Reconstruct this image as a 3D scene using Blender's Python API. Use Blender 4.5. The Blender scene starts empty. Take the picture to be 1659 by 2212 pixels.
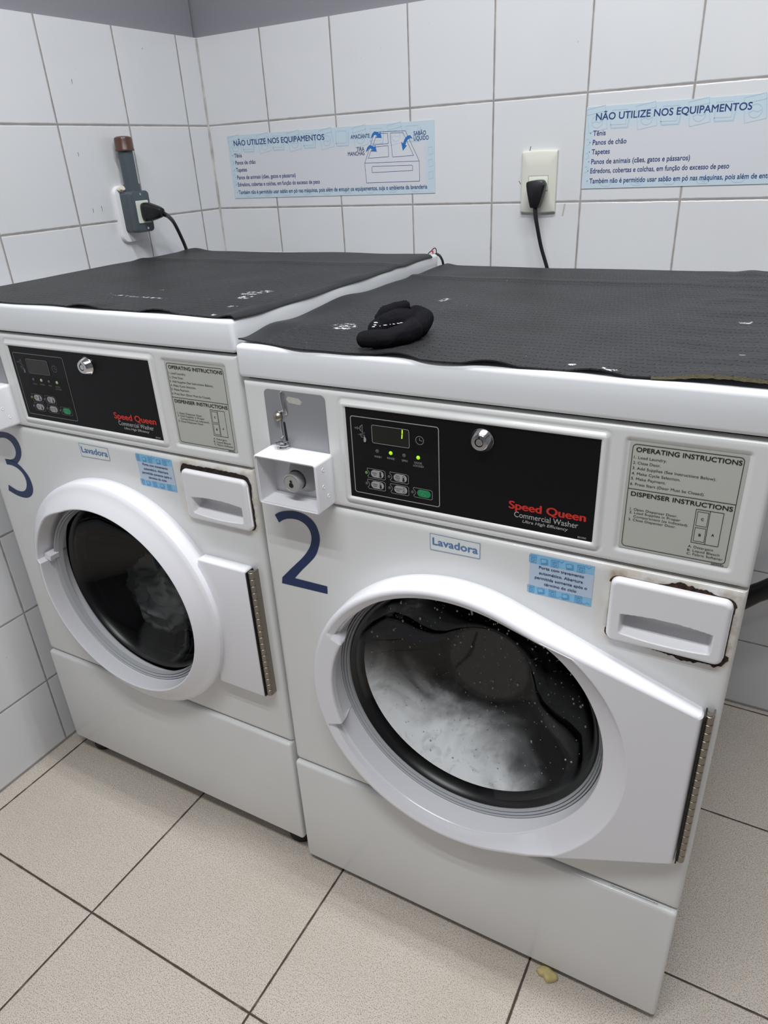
import bpy, bmesh, math, random
from mathutils import Vector, Matrix, noise
random.seed(7)
PI = math.pi
S = bpy.context.scene
COL = S.collection

# ------------------------------------------------------------------ camera
cam_d = bpy.data.cameras.new('camera')
cam = bpy.data.objects.new('camera', cam_d)
COL.objects.link(cam)
RGT = Vector((0.8737078, 0.48400031, -0.04876867))
UPV = Vector((-0.18095853, 0.41643868, 0.89097297))
FWD = Vector((-0.45154036, 0.76962492, -0.45142971))
M = Matrix((RGT, UPV, -FWD)).transposed().to_4x4()
M.translation = Vector((0.66509555, -0.75331027, 1.2943415))
cam.matrix_world = M
cam_d.sensor_fit = 'HORIZONTAL'
cam_d.sensor_width = 36.0
cam_d.lens = 1517.1 * 36.0 / 1659.0
cam_d.clip_start = 0.02
S.camera = cam

# ------------------------------------------------------------------ world, lamps, exposure
W_ = bpy.data.worlds.new('world')
S.world = W_
W_.use_nodes = True
W_.node_tree.nodes['Background'].inputs[0].default_value = (0.8, 0.88, 1.0, 1)
W_.node_tree.nodes['Background'].inputs[1].default_value = 0.05
S.view_settings.view_transform = 'Standard'
S.view_settings.look = 'None'
S.view_settings.gamma = 1.0
S.view_settings.exposure = 0.0
S.view_settings.use_curve_mapping = False


def tube_lamp(name, x, y, z, length, width, power, rz=0.0, col=(0.965, 0.985, 1.0)):
    l = bpy.data.lights.new(name, 'AREA')
    l.shape = 'RECTANGLE'
    l.size = length
    l.size_y = width
    l.energy = power
    l.color = col
    o = bpy.data.objects.new(name, l)
    COL.objects.link(o)
    o.location = (x, y, z)
    o.rotation_euler = (0, 0, rz)
    return o


P1, P2 = 12.0, 13.5
for k in (-0.07, 0.07):
    tube_lamp('ceiling_tube', 0.45, 0.0 + k * 0.45, 2.52, 1.2, 0.035, P1)
    tube_lamp('ceiling_tube', 0.45, -0.85 + k, 2.52, 1.2, 0.035, P2)

# ------------------------------------------------------------------ materials
MATS = {}


def lin(c):
    return tuple(((v / 255.0) / 12.92 if v / 255.0 <= 0.04045 else ((v / 255.0 + 0.055) / 1.055) ** 2.4) for v in c)


def nt(name):
    m = bpy.data.materials.new(name)
    m.use_nodes = True
    t = m.node_tree
    return m, t, t.nodes['Principled BSDF']


def mat(name, rgb, rough=0.5, metal=0.0, spec=0.5, coat=0.0, emit=0.0, bump=0.0, bscale=200.0, var=0.0, vscale=8.0):
    if name in MATS:
        return MATS[name]
    m, t, b = nt(name)
    c = lin(rgb)
    b.inputs['Base Color'].default_value = (*c, 1)
    b.inputs['Roughness'].default_value = rough
    b.inputs['Metallic'].default_value = metal
    b.inputs['Specular IOR Level'].default_value = spec
    b.inputs['Coat Weight'].default_value = coat
    if emit:
        b.inputs['Emission Color'].default_value = (*c, 1)
        b.inputs['Emission Strength'].default_value = emit
    tc = t.nodes.new('ShaderNodeTexCoord')
    if bump:
        n = t.nodes.new('ShaderNodeTexNoise')
        n.inputs['Scale'].default_value = bscale
        t.links.new(tc.outputs['Object'], n.inputs['Vector'])
        bp = t.nodes.new('ShaderNodeBump')
        bp.inputs['Strength'].default_value = bump
        bp.inputs['Distance'].default_value = 0.001
        t.links.new(n.outputs['Fac'], bp.inputs['Height'])
        t.links.new(bp.outputs['Normal'], b.inputs['Normal'])
    if var:
        n = t.nodes.new('ShaderNodeTexNoise')
        n.inputs['Scale'].default_value = vscale
        n.inputs['Detail'].default_value = 6
        t.links.new(tc.outputs['Object'], n.inputs['Vector'])
        mr = t.nodes.new('ShaderNodeMapRange')
        mr.inputs[1].default_value = 0.3
        mr.inputs[2].default_value = 0.7
        mr.inputs[3].default_value = 1 - var
        mr.inputs[4].default_value = 1 + var * 0.3
        t.links.new(n.outputs['Fac'], mr.inputs[0])
        mx = t.nodes.new('ShaderNodeVectorMath')
        mx.operation = 'SCALE'
        mx.inputs[0].default_value = c
        t.links.new(mr.outputs[0], mx.inputs['Scale'])
        t.links.new(mx.outputs[0], b.inputs['Base Color'])
    MATS[name] = m
    return m


class NB:
    """tiny node-building helper"""

    def __init__(self, t):
        self.t = t

    def m(self, op, a, b=None, c=None):
        n = self.t.nodes.new('ShaderNodeMath')
        n.operation = op
        for i, v in enumerate((a, b, c)):
            if v is None:
                continue
            if isinstance(v, (int, float)):
                n.inputs[i].default_value = v
            else:
                self.t.links.new(v, n.inputs[i])
        return n.outputs[0]

    def rng(self, v, a, b, c=0.0, d=1.0, smooth=False):
        n = self.t.nodes.new('ShaderNodeMapRange')
        n.interpolation_type = 'SMOOTHSTEP' if smooth else 'LINEAR'
        self.t.links.new(v, n.inputs[0])
        for i, x in enumerate((a, b, c, d)):
            n.inputs[i + 1].default_value = x
        return n.outputs[0]

    def xyz(self):
        tc = self.t.nodes.new('ShaderNodeTexCoord')
        s = self.t.nodes.new('ShaderNodeSeparateXYZ')
        self.t.links.new(tc.outputs['Object'], s.inputs[0])
        return tc.outputs['Object'], s.outputs[0], s.outputs[1], s.outputs[2]

    def noise(self, vec, scale, detail=4.0, rough=0.55, dist=0.0):
        n = self.t.nodes.new('ShaderNodeTexNoise')
        n.inputs['Scale'].default_value = scale
        n.inputs['Detail'].default_value = detail
        n.inputs['Roughness'].default_value = rough
        n.inputs['Distortion'].default_value = dist
        self.t.links.new(vec, n.inputs['Vector'])
        return n.outputs['Fac']

    def mix(self, f, a, b):
        n = self.t.nodes.new('ShaderNodeMix')
        n.data_type = 'RGBA'
        if isinstance(f, (int, float)):
            n.inputs[0].default_value = f
        else:
            self.t.links.new(f, n.inputs[0])
        for i, v in ((6, a), (7, b)):
            if isinstance(v, tuple):
                n.inputs[i].default_value = (*v, 1)
            else:
                self.t.links.new(v, n.inputs[i])
        return n.outputs[2]

    def bump(self, h, bsdf, strength=1.0, dist=0.001):
        n = self.t.nodes.new('ShaderNodeBump')
        n.inputs['Strength'].default_value = strength
        n.inputs['Distance'].default_value = dist
        self.t.links.new(h, n.inputs['Height'])
        self.t.links.new(n.outputs[0], bsdf.inputs['Normal'])


def tile_material(name, ax, ay, u0, v0, pu, pv, g, tile, grout, rough, kind):
    m, t, b = nt(name)
    q = NB(t)
    vec, *ax3 = q.xyz()
    u, v = ax3[ax], ax3[ay]
    wob = q.m('MULTIPLY', q.m('SUBTRACT', q.noise(vec, 40.0, 3.0), 0.5), 0.0022)
    du = q.m('PINGPONG', q.m('SUBTRACT', u, u0), pu / 2)
    dv = q.m('PINGPONG', q.m('SUBTRACT', v, v0), pv / 2)
    d = q.m('ADD', q.m('MINIMUM', du, dv), wob)
    if kind == 'wall':
        d = q.m('MINIMUM', d, q.m('MAXIMUM', q.m('SUBTRACT', v, 0.0045), 0.0))
    else:
        d = q.m('MINIMUM', d, q.m('ABSOLUTE', q.m('SUBTRACT', v, YW - 0.0135)))
    msk = q.rng(d, g / 2 - 0.0005, g / 2 + 0.0005)
    base = lin(tile)
    if kind == 'wall':
        n1 = q.noise(vec, 5.0, 5.0)
        c = q.mix(q.rng(n1, 0.45, 0.8, 0.0, 0.35), base, lin((206, 207, 209)))
        # small scratches and specks of dirt
        n2 = q.noise(vec, 60.0, 2.0)
        c = q.mix(q.rng(n2, 0.77, 0.80, 0.0, 0.35), c, lin((120, 118, 116)))
        gc = q.mix(q.noise(vec, 18.0, 4.0), lin((118, 112, 110)), lin((178, 172, 168)))
    else:
        n2 = q.noise(vec, 430.0, 2.0, 0.6)
        n3 = q.noise(vec, 700.0, 1.0, 0.5)
        c = q.mix(q.rng(n2, 0.52, 0.64), base, lin((170, 158, 146)))
        c = q.mix(q.rng(n3, 0.60, 0.66, 0.0, 0.9), c, lin((84, 75, 68)))
        c = q.mix(q.rng(q.noise(vec, 3.5, 6.0), 0.45, 0.75, 0.0, 0.28), c, lin((176, 160, 142)))
        gc = q.mix(q.rng(q.noise(vec, 30.0, 3.0), 0.55, 0.75), lin((74, 62, 55)), lin((120, 108, 98)))
    t.links.new(q.mix(msk, gc, c), b.inputs['Base Color'])
    t.links.new(q.rng(msk, 0, 1, 0.85, rough), b.inputs['Roughness'])
    h = q.rng(d, g / 2 - 0.001, g / 2 + 0.0022, 0, 1, True)
    if kind == 'floor':
        h = q.m('ADD', h, q.m('MULTIPLY', n2, 0.08))
    else:
        h = q.m('ADD', h, q.m('MULTIPLY', q.noise(vec, 14.0, 2.0), 0.12))
    q.bump(h, b, 0.6, 0.0016)
    return m


XL, YW = -0.7541, 0.8646
TP = 0.1987
TZ = 1.387
TTOP = 1.5808
M_BACK = tile_material('white_tile_back', 0, 2, -0.5566, TZ, 0.1986, 0.1989, 0.0034, (218, 219, 221), (0, 0, 0), 0.16, 'wall')
M_LEFT = tile_material('white_tile_left', 1, 2, 0.7914, TZ, 0.1986, 0.1989, 0.0036, (218, 219, 221), (0, 0, 0), 0.16, 'wall')
M_FLOOR = tile_material('speckled_floor_tile', 0, 1, -0.316, -0.2974, 0.3932, 0.391, 0.0042, (212, 203, 192), (0, 0, 0), 0.42, 'floor')
M_GREY = mat('grey_wall_paint', (134, 134, 141), 0.7, bump=0.15, bscale=90)
M_CEIL = mat('white_ceiling_paint', (225, 226, 228), 0.8)
M_ENAMEL = mat('white_enamel', (228, 229, 228), 0.27, coat=0.15, bump=0.04, bscale=260, var=0.03, vscale=6)
M_LID = mat('white_lid_enamel', (232, 235, 238), 0.25, coat=0.2, bump=0.03, bscale=240)
M_PLASTIC = mat('white_plastic', (233, 233, 236), 0.3)
M_DOOR = mat('white_door_plastic', (236, 236, 241), 0.26, coat=0.1)
M_BLACK = mat('black_overlay', (13, 13, 16), 0.45, spec=0.2)
M_BLACK2 = mat('black_keypad_film', (19, 19, 20), 0.55, spec=0.2, var=0.3, vscale=60)
M_RUBBERSEAL = mat('black_rubber', (14, 14, 15), 0.35)
M_CHROME = mat('chrome', (205, 205, 208), 0.12, 1.0)
M_STEEL = mat('brushed_steel', (146, 139, 128), 0.38, 0.9)
M_PLATE = mat('grey_plate', (152, 153, 157), 0.42, 0.35, bump=0.05, bscale=500)
M_DARK = mat('dark_gap', (10, 10, 11), 0.6)
M_GAP = mat('shaded_seam', (96, 94, 92), 0.7)
M_DRUM = mat('dark_drum', (22, 22, 24), 0.45, 0.3)
M_GREYLINE = mat('grey_print', (160, 160, 163), 0.5)
M_DIMPRINT = mat('dim_grey_print', (112, 112, 116), 0.5)
M_RED = mat('red_print', (206, 44, 34), 0.5)
M_WHITEPRINT = mat('pale_print', (188, 188, 188), 0.5)
M_LABEL = mat('grey_green_label', (190, 192, 184), 0.35)
M_INK = mat('black_ink', (26, 27, 28), 0.5)
M_NAVY = mat('navy_print', (32, 62, 118), 0.5)
M_NAVY2 = mat('navy_vinyl', (14, 43, 92), 0.4)
M_BLUEP = mat('mid_blue_print', (84, 126, 172), 0.5)
M_ARROW = mat('blue_arrow_print', (42, 110, 184), 0.5)
M_ARROWD = mat('dark_arrow_print', (24, 30, 66), 0.5)
M_STKBLUE = mat('sticker_blue', (138, 196, 233), 0.4)
M_STKPALE = mat('sticker_pale_blue', (190, 208, 228), 0.4)
M_STKICON = mat('sticker_icon_blue', (92, 164, 214), 0.4)
M_STKWHITE = mat('sticker_white', (226, 230, 230), 0.4)
M_MOTIF = mat('poster_motif', (176, 200, 214), 0.4)
M_BTN = mat('button_grey', (168, 168, 170), 0.45)
M_GREEN = mat('button_green', (20, 138, 84), 0.45)
M_GREENP = mat('green_print', (96, 178, 140), 0.45)
M_LEDOFF = mat('led_off', (84, 84, 88), 0.3)
M_LEDON = mat('led_lime', (158, 212, 30), 0.3, emit=0.75)
M_LEDDIM = mat('led_dim_green', (96, 138, 62), 0.3, emit=0.12)
M_LEDPALE = mat('led_pale_green', (150, 172, 128), 0.3, emit=0.2)
M_DIGIT = mat('display_digit', (190, 230, 20), 0.3, emit=1.2)
M_DISP = mat('display_window', (22, 24, 16), 0.2)
M_CREAM = mat('cream_plastic', (218, 218, 207), 0.4)
M_CREAM2 = mat('pale_cream_plastic', (222, 228, 214), 0.4)
M_CORD = mat('black_cord', (16, 16, 18), 0.38)
M_SLATE = mat('slate_grey_pvc', (74, 84, 90), 0.42)
M_BROWN = mat('brown_pvc', (84, 58, 48), 0.3)
M_PUTTY = mat('putty', (212, 204, 190), 0.7)
M_REDTAPE = mat('red_tape', (196, 60, 76), 0.5)
M_SOCK = mat('black_knit', (25, 25, 29), 0.95, spec=0.1, bump=0.9, bscale=900)
M_LINT = mat('white_lint', (214, 216, 218), 0.8)
M_CRUMB = mat('yellow_foam', (206, 190, 130), 0.8, var=0.2, vscale=60)
M_CAULK = mat('caulk', (194, 192, 188), 0.6, var=0.55, vscale=18)
M_TOWEL = mat('grey_white_towel', (196, 200, 194), 0.9, bump=0.5, bscale=300)
M_DARKCLOTH = mat('dark_cloth', (36, 37, 44), 0.9)
M_FOOT = mat('black_foot', (18, 18, 19), 0.5)


def rust_material(name, ca, cb):
    m, t, b = nt(name)
    q = NB(t)
    vec, *_ = q.xyz()
    n = q.noise(vec, 160.0, 5.0)
    t.links.new(q.mix(q.rng(n, 0.4, 0.62), lin(ca), lin(cb)), b.inputs['Base Color'])
    b.inputs['Roughness'].default_value = 0.9
    q.bump(n, b, 1.0, 0.002)
    return m


M_RUST = rust_material('rust', (15, 10, 8), (72, 43, 26))
M_RUSTGAP = rust_material('rust_and_gap_shade', (8, 7, 7), (46, 28, 20))  # near black tone paints the open gap's shade in with the rust


def stained_enamel():
    """enamel with yellow-brown rust bleeding round the dispenser opening"""
    m, t, b = nt('white_enamel_with_rust_stain')
    q = NB(t)
    vec, x, y, z = q.xyz()
    n = q.noise(vec, 22.0, 5.0)
    dx = q.m('MAXIMUM', q.m('SUBTRACT', q.m('ABSOLUTE', q.m('SUBTRACT', x, 0.606)), 0.068), 0.0)
    dz = q.m('MAXIMUM', q.m('SUBTRACT', q.m('ABSOLUTE', q.m('SUBTRACT', z, 0.786)), 0.046), 0.0)
    d = q.m('SQRT', q.m('ADD', q.m('MULTIPLY', dx, dx), q.m('MULTIPLY', dz, dz)))
    f = q.m('MULTIPLY', q.rng(d, 0.0, 0.022, 1.0, 0.0), q.rng(n, 0.42, 0.72))
    f2 = q.m('MULTIPLY', q.rng(d, 0.0, 0.008, 1.0, 0.0), q.rng(q.noise(vec, 50.0, 4.0), 0.45, 0.62))
    c = q.mix(q.rng(q.noise(vec, 5.0, 5.0), 0.5, 0.75, 0.0, 0.35), lin((228, 229, 228)), lin((216, 217, 213)))
    c = q.mix(q.m('MULTIPLY', f, 0.75), c, lin((196, 176, 136)))
    c = q.mix(q.m('MULTIPLY', f2, 0.55), c, lin((132, 96, 62)))
    t.links.new(c, b.inputs['Base Color'])
    b.inputs['Roughness'].default_value = 0.27
    b.inputs['Coat Weight'].default_value = 0.15
    return m


M_FRONT = stained_enamel()


def glass_material(name, tint, refl, rough=0.02):
    m = bpy.data.materials.new(name)
    m.use_nodes = True
    t = m.node_tree
    t.nodes.clear()
    out = t.nodes.new('ShaderNodeOutputMaterial')
    tr = t.nodes.new('ShaderNodeBsdfTransparent')
    tr.inputs[0].default_value = (*tint, 1)
    gl = t.nodes.new('ShaderNodeBsdfGlossy')
    gl.inputs['Roughness'].default_value = rough
    gl.inputs['Color'].default_value = (1, 1, 1, 1)
    fr = t.nodes.new('ShaderNodeFresnel')
    fr.inputs['IOR'].default_value = refl
    mx = t.nodes.new('ShaderNodeMixShader')
    sc = t.nodes.new('ShaderNodeMath')
    sc.operation = 'MINIMUM'
    sc.inputs[1].default_value = 0.03
    t.links.new(fr.outputs[0], sc.inputs[0])
    t.links.new(sc.outputs[0], mx.inputs[0])
    t.links.new(tr.outputs[0], mx.inputs[1])
    t.links.new(gl.outputs[0], mx.inputs[2])
    t.links.new(mx.outputs[0], out.inputs[0])
    return m


M_GLASS = glass_material('porthole_glass', (0.95, 0.96, 0.96), 1.35)
M_GLASS3 = glass_material('smoked_porthole_glass', (0.78, 0.80, 0.81), 1.35)
M_GLASSRING = mat('clear_plastic_ring', (186, 189, 192), 0.14, 0.0, coat=0.5)


def mat_rubber(name, smooth_left, scuffs):
    """black rubber matting with a checkerboard of raised ovals, plus white scuffs"""
    m, t, b = nt(name)
    q = NB(t)
    vec, x, y, z = q.xyz()
    p = 0.0153
    u = q.m('DIVIDE', x, p)
    v = q.m('DIVIDE', y, p)
    fu = q.m('SUBTRACT', q.m('FRACT', u), 0.5)
    fv = q.m('SUBTRACT', q.m('FRACT', v), 0.5)
    par = q.m('MODULO', q.m('ADD', q.m('ADD', q.m('FLOOR', u), q.m('FLOOR', v)), 2000.0), 2.0)
    par = q.m('GREATER_THAN', par, 0.5)

    def ell(a, bb):
        xx = q.m('DIVIDE', fu, a)
        yy = q.m('DIVIDE', fv, bb)
        return q.m('ADD', q.m('MULTIPLY', xx, xx), q.m('MULTIPLY', yy, yy))
    e1, e2 = ell(0.47, 0.25), ell(0.27, 0.27)
    e = q.m('ADD', q.m('MULTIPLY', e1, par), q.m('MULTIPLY', e2, q.m('SUBTRACT', 1.0, par)))
    h = q.rng(e, 0.7, 1.25, 1.0, 0.0, True)
    if not smooth_left:
        h = q.m('MULTIPLY', h, q.rng(x, 0.650, 0.672, 1.0, 0.0))
    if smooth_left:
        h = q.m('MULTIPLY', h, q.rng(q.m('ADD', x, q.m('MULTIPLY', q.noise(vec, 20.0), 0.02)), 0.045, 0.075))
    n = q.noise(vec, 9.0, 4.0)
    q.bump(q.m('ADD', h, q.m('MULTIPLY', q.noise(vec, 400.0, 2.0), 0.04)), b, 1.0, 0.0034)
    c = q.mix(q.rng(n, 0.4, 0.7), lin((30, 30, 32)), lin((40, 40, 43)))
    sc = None
    for (sx, sy, rx, ry) in scuffs:
        a = q.m('DIVIDE', q.m('SUBTRACT', x, sx), rx)
        bb = q.m('DIVIDE', q.m('SUBTRACT', y, sy), ry)
        f = q.rng(q.m('ADD', q.m('MULTIPLY', a, a), q.m('MULTIPLY', bb, bb)), 0.2, 1.0, 0.22, 0.0)
        sc = f if sc is None else q.m('MAXIMUM', sc, f)
    edge = q.rng(q.m('ABSOLUTE', q.m('SUBTRACT', e, 1.0)), 0.0, 0.45, 0.10, 0.0)
    f = q.rng(q.m('ADD', q.m('ADD', q.noise(vec, 120.0, 4.0, 0.7), sc), q.m('MULTIPLY', edge, q.rng(sc, 0.0, 0.05))), 0.74, 0.78)
    f = q.m('MULTIPLY', f, q.rng(sc, 0.0, 0.03))
    spk = q.rng(q.noise(vec, 260.0, 1.0), 0.805, 0.82)
    c = q.mix(q.m('MAXIMUM', f, q.m('MULTIPLY', spk, 0.8)), c, lin((206, 208, 212)))
    t.links.new(c, b.inputs['Base Color'])
    b.inputs['Roughness'].default_value = 0.52
    b.inputs['Specular IOR Level'].default_value = 0.55
    return m


def poster_material():
    m, t, b = nt('poster_print')
    q = NB(t)
    vec, x, y, z = q.xyz()
    e = q.m('MINIMUM', q.m('SUBTRACT', 0.1485, z), q.m('MULTIPLY', z, 2.2))
    ex = q.m('MINIMUM', q.m('MULTIPLY', x, 2.2), q.m('MULTIPLY', q.m('SUBTRACT', 0.595, x), 1.6))
    f = q.rng(q.m('MINIMUM', e, ex), 0.022, 0.052, 0.0, 1.0, True)
    t.links.new(q.mix(f, lin((194, 211, 222)), lin((210, 211, 216))), b.inputs['Base Color'])
    b.inputs['Roughness'].default_value = 0.35
    return m


M_POSTER = poster_material()


def suds_material():
    m = bpy.data.materials.new('soap_suds')
    m.use_nodes = True
    t = m.node_tree
    b = t.nodes['Principled BSDF']
    q = NB(t)
    vec, x, y, z = q.xyz()
    # suds cling thickest low and to the left inside the porthole
    dirn = q.m('ADD', q.m('MULTIPLY', q.m('SUBTRACT', x, 0.336), -0.50), q.m('MULTIPLY', q.m('SUBTRACT', z, 0.533), -0.86))
    n = q.noise(vec, 8.0, 5.0, 0.55, 1.2)
    n2 = q.noise(vec, 48.0, 4.0, 0.6, 0.6)
    g = q.rng(q.m('ADD', dirn, q.m('MULTIPLY', q.m('SUBTRACT', n, 0.5), 0.16)), 0.035, 0.165, 0.0, 1.0, True)
    g = q.m('POWER', g, 1.3)
    holes = q.rng(n2, 0.28, 0.46, 0.72, 1.0)
    right = q.rng(q.m('SUBTRACT', x, q.m('MULTIPLY', n, 0.10)), 0.33, 0.42, 1.0, 0.12)
    a = q.m('MULTIPLY', q.m('MULTIPLY', g, holes), right)
    wisp = q.m('MULTIPLY', q.rng(n, 0.52, 0.72), q.m('MULTIPLY', q.rng(n2, 0.44, 0.66), 0.22))
    left = q.rng(x, 0.46, 0.24, 0.10, 1.0)
    a = q.m('MAXIMUM', q.m('MULTIPLY', a, 0.97), q.m('MULTIPLY', wisp, left))
    hub_reflection = q.rng(q.m('SQRT', q.m('ADD', q.m('POWER', q.m('SUBTRACT', x, 0.336), 2.0), q.m('POWER', q.m('SUBTRACT', z, 0.533), 2.0))), 0.066, 0.071, 0.055, 0.0)  # reflection on the bowl's flat bottom, painted in as a faint pale disc
    a = q.m('MAXIMUM', a, hub_reflection)
    t.links.new(a, b.inputs['Alpha'])
    b.inputs['Base Color'].default_value = (0.94, 0.95, 0.96, 1)
    b.inputs['Roughness'].default_value = 0.7
    return m


M_SUDS = suds_material()
M_DROP = mat('soap_bubble_drop', (170, 172, 174), 0.3)

# ------------------------------------------------------------------ mesh helpers
CHILD = {}


def link(name, me, parent=None):
    o = bpy.data.objects.new(name, me)
    COL.objects.link(o)
    if parent is not None:
        o.parent = parent
    return o


def finish(bm, name, mats, parent=None, smooth=True, angle=34.0, recalc=True):
    if recalc:
        bmesh.ops.recalc_face_normals(bm, faces=bm.faces[:])
    bm.normal_update()
    if smooth:
        ca = math.radians(angle)
        for f in bm.faces:
            f.smooth = True
        for e in bm.edges:
            if len(e.link_faces) == 2 and e.calc_face_angle(0.0) > ca:
                e.smooth = False
    me = bpy.data.meshes.new(name)
    bm.to_mesh(me)
    bm.free()
    for m in (mats if isinstance(mats, (list, tuple)) else [mats]):
        me.materials.append(m)
    return link(name, me, parent)


def thing(name, label, cat, loc=(0, 0, 0), rz=0.0, group=None):
    o = bpy.data.objects.new(name, None)
    COL.objects.link(o)
    o.empty_display_size = 0.05
    o.location = loc
    o.rotation_euler = (0, 0, rz)
    tag(o, label, cat, group)
    return o


def tag(o, label, cat, group=None, kind=None):
    o['label'] = label
    o['category'] = cat
    if group:
        o['group'] = group
    if kind:
        o['kind'] = kind
    return o


def struct(o):
    o['kind'] = 'structure'
    return o


def bx(bm, x0, x1, y0, y1, z0, z1, r=0.0, seg=3, mi=0):
    vs = [bm.verts.new((x, y, z)) for x in (x0, x1) for y in (y0, y1) for z in (z0, z1)]
    F = [(0, 1, 3, 2), (4, 6, 7, 5), (0, 4, 5, 1), (2, 3, 7, 6), (0, 2, 6, 4), (1, 5, 7, 3)]
    fs = [bm.faces.new([vs[i] for i in f]) for f in F]
    for f in fs:
        f.material_index = mi
    if r > 0:
        es = list({e for f in fs for e in f.edges})
        rr = bmesh.ops.bevel(bm, geom=es, offset=r, segments=seg, profile=0.5, affect='EDGES', clamp_overlap=True)
        for f in rr['faces']:
            f.material_index = mi


def bridge(bm, loops, closed=True, mi=0):
    """loops: lists of coordinates, all of one length"""
    L = [[bm.verts.new(c) for c in lp] for lp in loops]
    n = len(L[0])
    for a, b in zip(L, L[1:]):
        for i in range(n if closed else n - 1):
            j = (i + 1) % n
            try:
                f = bm.faces.new((a[i], a[j], b[j], b[i]))
                f.material_index = mi
            except ValueError:
                pass
    return L


def lathe_y(bm, cx, cz, prof, n=96, cap=False, mi=0):
    """profile of (radius, y) turned about the axis x=cx, z=cz"""
    loops = []
    for r, y in prof:
        loops.append([(cx + r * math.cos(2 * PI * i / n), y, cz + r * math.sin(2 * PI * i / n)) for i in range(n)])
    L = bridge(bm, loops, True, mi)
    if cap:
        f = bm.faces.new(L[-1])
        f.material_index = mi
    return L


def tube(bm, pts, r, n=10, caps=True, mi=0, flat=1.0):
    """round tube through points (Catmull-Rom smoothed); r may be a list"""
    P = [Vector(p) for p in pts]
    rs = r if isinstance(r, (list, tuple)) else [r] * len(P)
    Q, R = [], []
    for i in range(len(P) - 1):
        p0, p1, p2, p3 = P[max(i - 1, 0)], P[i], P[i + 1], P[min(i + 2, len(P) - 1)]
        st = 8 if len(P) > 2 else 1
        for k in range(st):
            t = k / st
            Q.append(0.5 * ((2 * p1) + (p2 - p0) * t + (2 * p0 - 5 * p1 + 4 * p2 - p3) * t * t + (3 * p1 - p0 - 3 * p2 + p3) * t ** 3))
            R.append(rs[i] * (1 - t) + rs[i + 1] * t)
    Q.append(P[-1])
    R.append(rs[-1])
    up = Vector((0, 0, 1))
    loops = []
    prev = None
    for i, c in enumerate(Q):
        d = (Q[min(i + 1, len(Q) - 1)] - Q[max(i - 1, 0)]).normalized()
        if prev is None:
            a = d.cross(up)
            if a.length < 1e-3:
                a = d.cross(Vector((1, 0, 0)))
            a.normalize()
        else:
            a = (prev - d * prev.dot(d)).normalized()
        prev = a
        b = d.cross(a)
        loops.append([tuple(c + a * math.cos(2 * PI * k / n) * R[i] + b * math.sin(2 * PI * k / n) * R[i] * flat) for k in range(n)])
    L = bridge(bm, loops, True, mi)
    if caps:
        for lp in (L[0], L[-1]):
            bm.faces.new(lp).material_index = mi


def rrect(x0, x1, z0, z1, r, seg=6):
    pts = []
    for cx, cz, a0 in ((x1 - r, z1 - r, 0), (x0 + r, z1 - r, 90), (x0 + r, z0 + r, 180), (x1 - r, z0 + r, 270)):
        for k in range(seg + 1):
            a = math.radians(a0 + 90 * k / seg)
            pts.append((cx + r * math.cos(a), cz + r * math.sin(a)))
    return pts


def poly(bm, pts, y, mi=0):
    f = bm.faces.new([bm.verts.new((x, y, z)) for x, z in pts])
    f.material_index = mi
    return f


def slab(bm, pts, y0, y1, mi=0, bev=0.0):
    """extruded outline: front face at y0 (towards the viewer), back open at y1"""
    c = Vector((sum(p[0] for p in pts) / len(pts), sum(p[1] for p in pts) / len(pts)))
    loops = [[(x, y1, z) for x, z in pts]]
    if bev:
        n = len(pts)
        ins = []
        for i in range(n):
            a, b, d = Vector(pts[i - 1]), Vector(pts[i]), Vector(pts[(i + 1) % n])
            e1, e2 = (b - a), (d - b)
            nn = Vector((-(e1.y), e1.x)).normalized() + Vector((-(e2.y), e2.x)).normalized()
            nn.normalize()
            ins.append((b.x + nn.x * bev, b.y + nn.y * bev))
        loops.append([(x, y0 + bev, z) for x, z in pts])
        mid = [((p[0] * 0.7 + q_[0] * 0.3), (p[1] * 0.7 + q_[1] * 0.3)) for p, q_ in zip(pts, ins)]
        loops.append([(x, y0 + bev * 0.3, z) for x, z in mid])
        loops.append([(x, y0, z) for x, z in ins])
    else:
        loops.append([(x, y0, z) for x, z in pts])
    L = bridge(bm, loops, True, mi)
    bm.faces.new(L[-1]).material_index = mi


def ribbon(bm, pts, w, y, closed=False, mi=0):
    """flat printed line of width w in the plane y"""
    P = [Vector(p) for p in pts]
    n = len(P)
    A, B = [], []
    for i in range(n):
        a = P[i - 1] if (closed or i > 0) else P[i]
        c = P[(i + 1) % n] if (closed or i < n - 1) else P[i]
        d1, d2 = (P[i] - a), (c - P[i])
        if d1.length < 1e-9:
            d1 = d2
        if d2.length < 1e-9:
            d2 = d1
        d1.normalize()
        d2.normalize()
        nn = Vector((-d1.y - d2.y, d1.x + d2.x))
        if nn.length < 1e-6:
            nn = Vector((-d1.y, d1.x))
        nn.normalize()
        k = 1.0 / max(0.45, nn.dot(Vector((-d1.y, d1.x))))
        A.append(bm.verts.new((P[i].x + nn.x * w / 2 * k, y, P[i].y + nn.y * w / 2 * k)))
        B.append(bm.verts.new((P[i].x - nn.x * w / 2 * k, y, P[i].y - nn.y * w / 2 * k)))
    for i in range(n if closed else n - 1):
        j = (i + 1) % n
        bm.faces.new((A[i], A[j], B[j], B[i])).material_index = mi


def circle2(cx, cz, r, n=24, rz=None):
    rz = rz or r
    return [(cx + r * math.cos(2 * PI * i / n), cz + rz * math.sin(2 * PI * i / n)) for i in range(n)]


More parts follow.
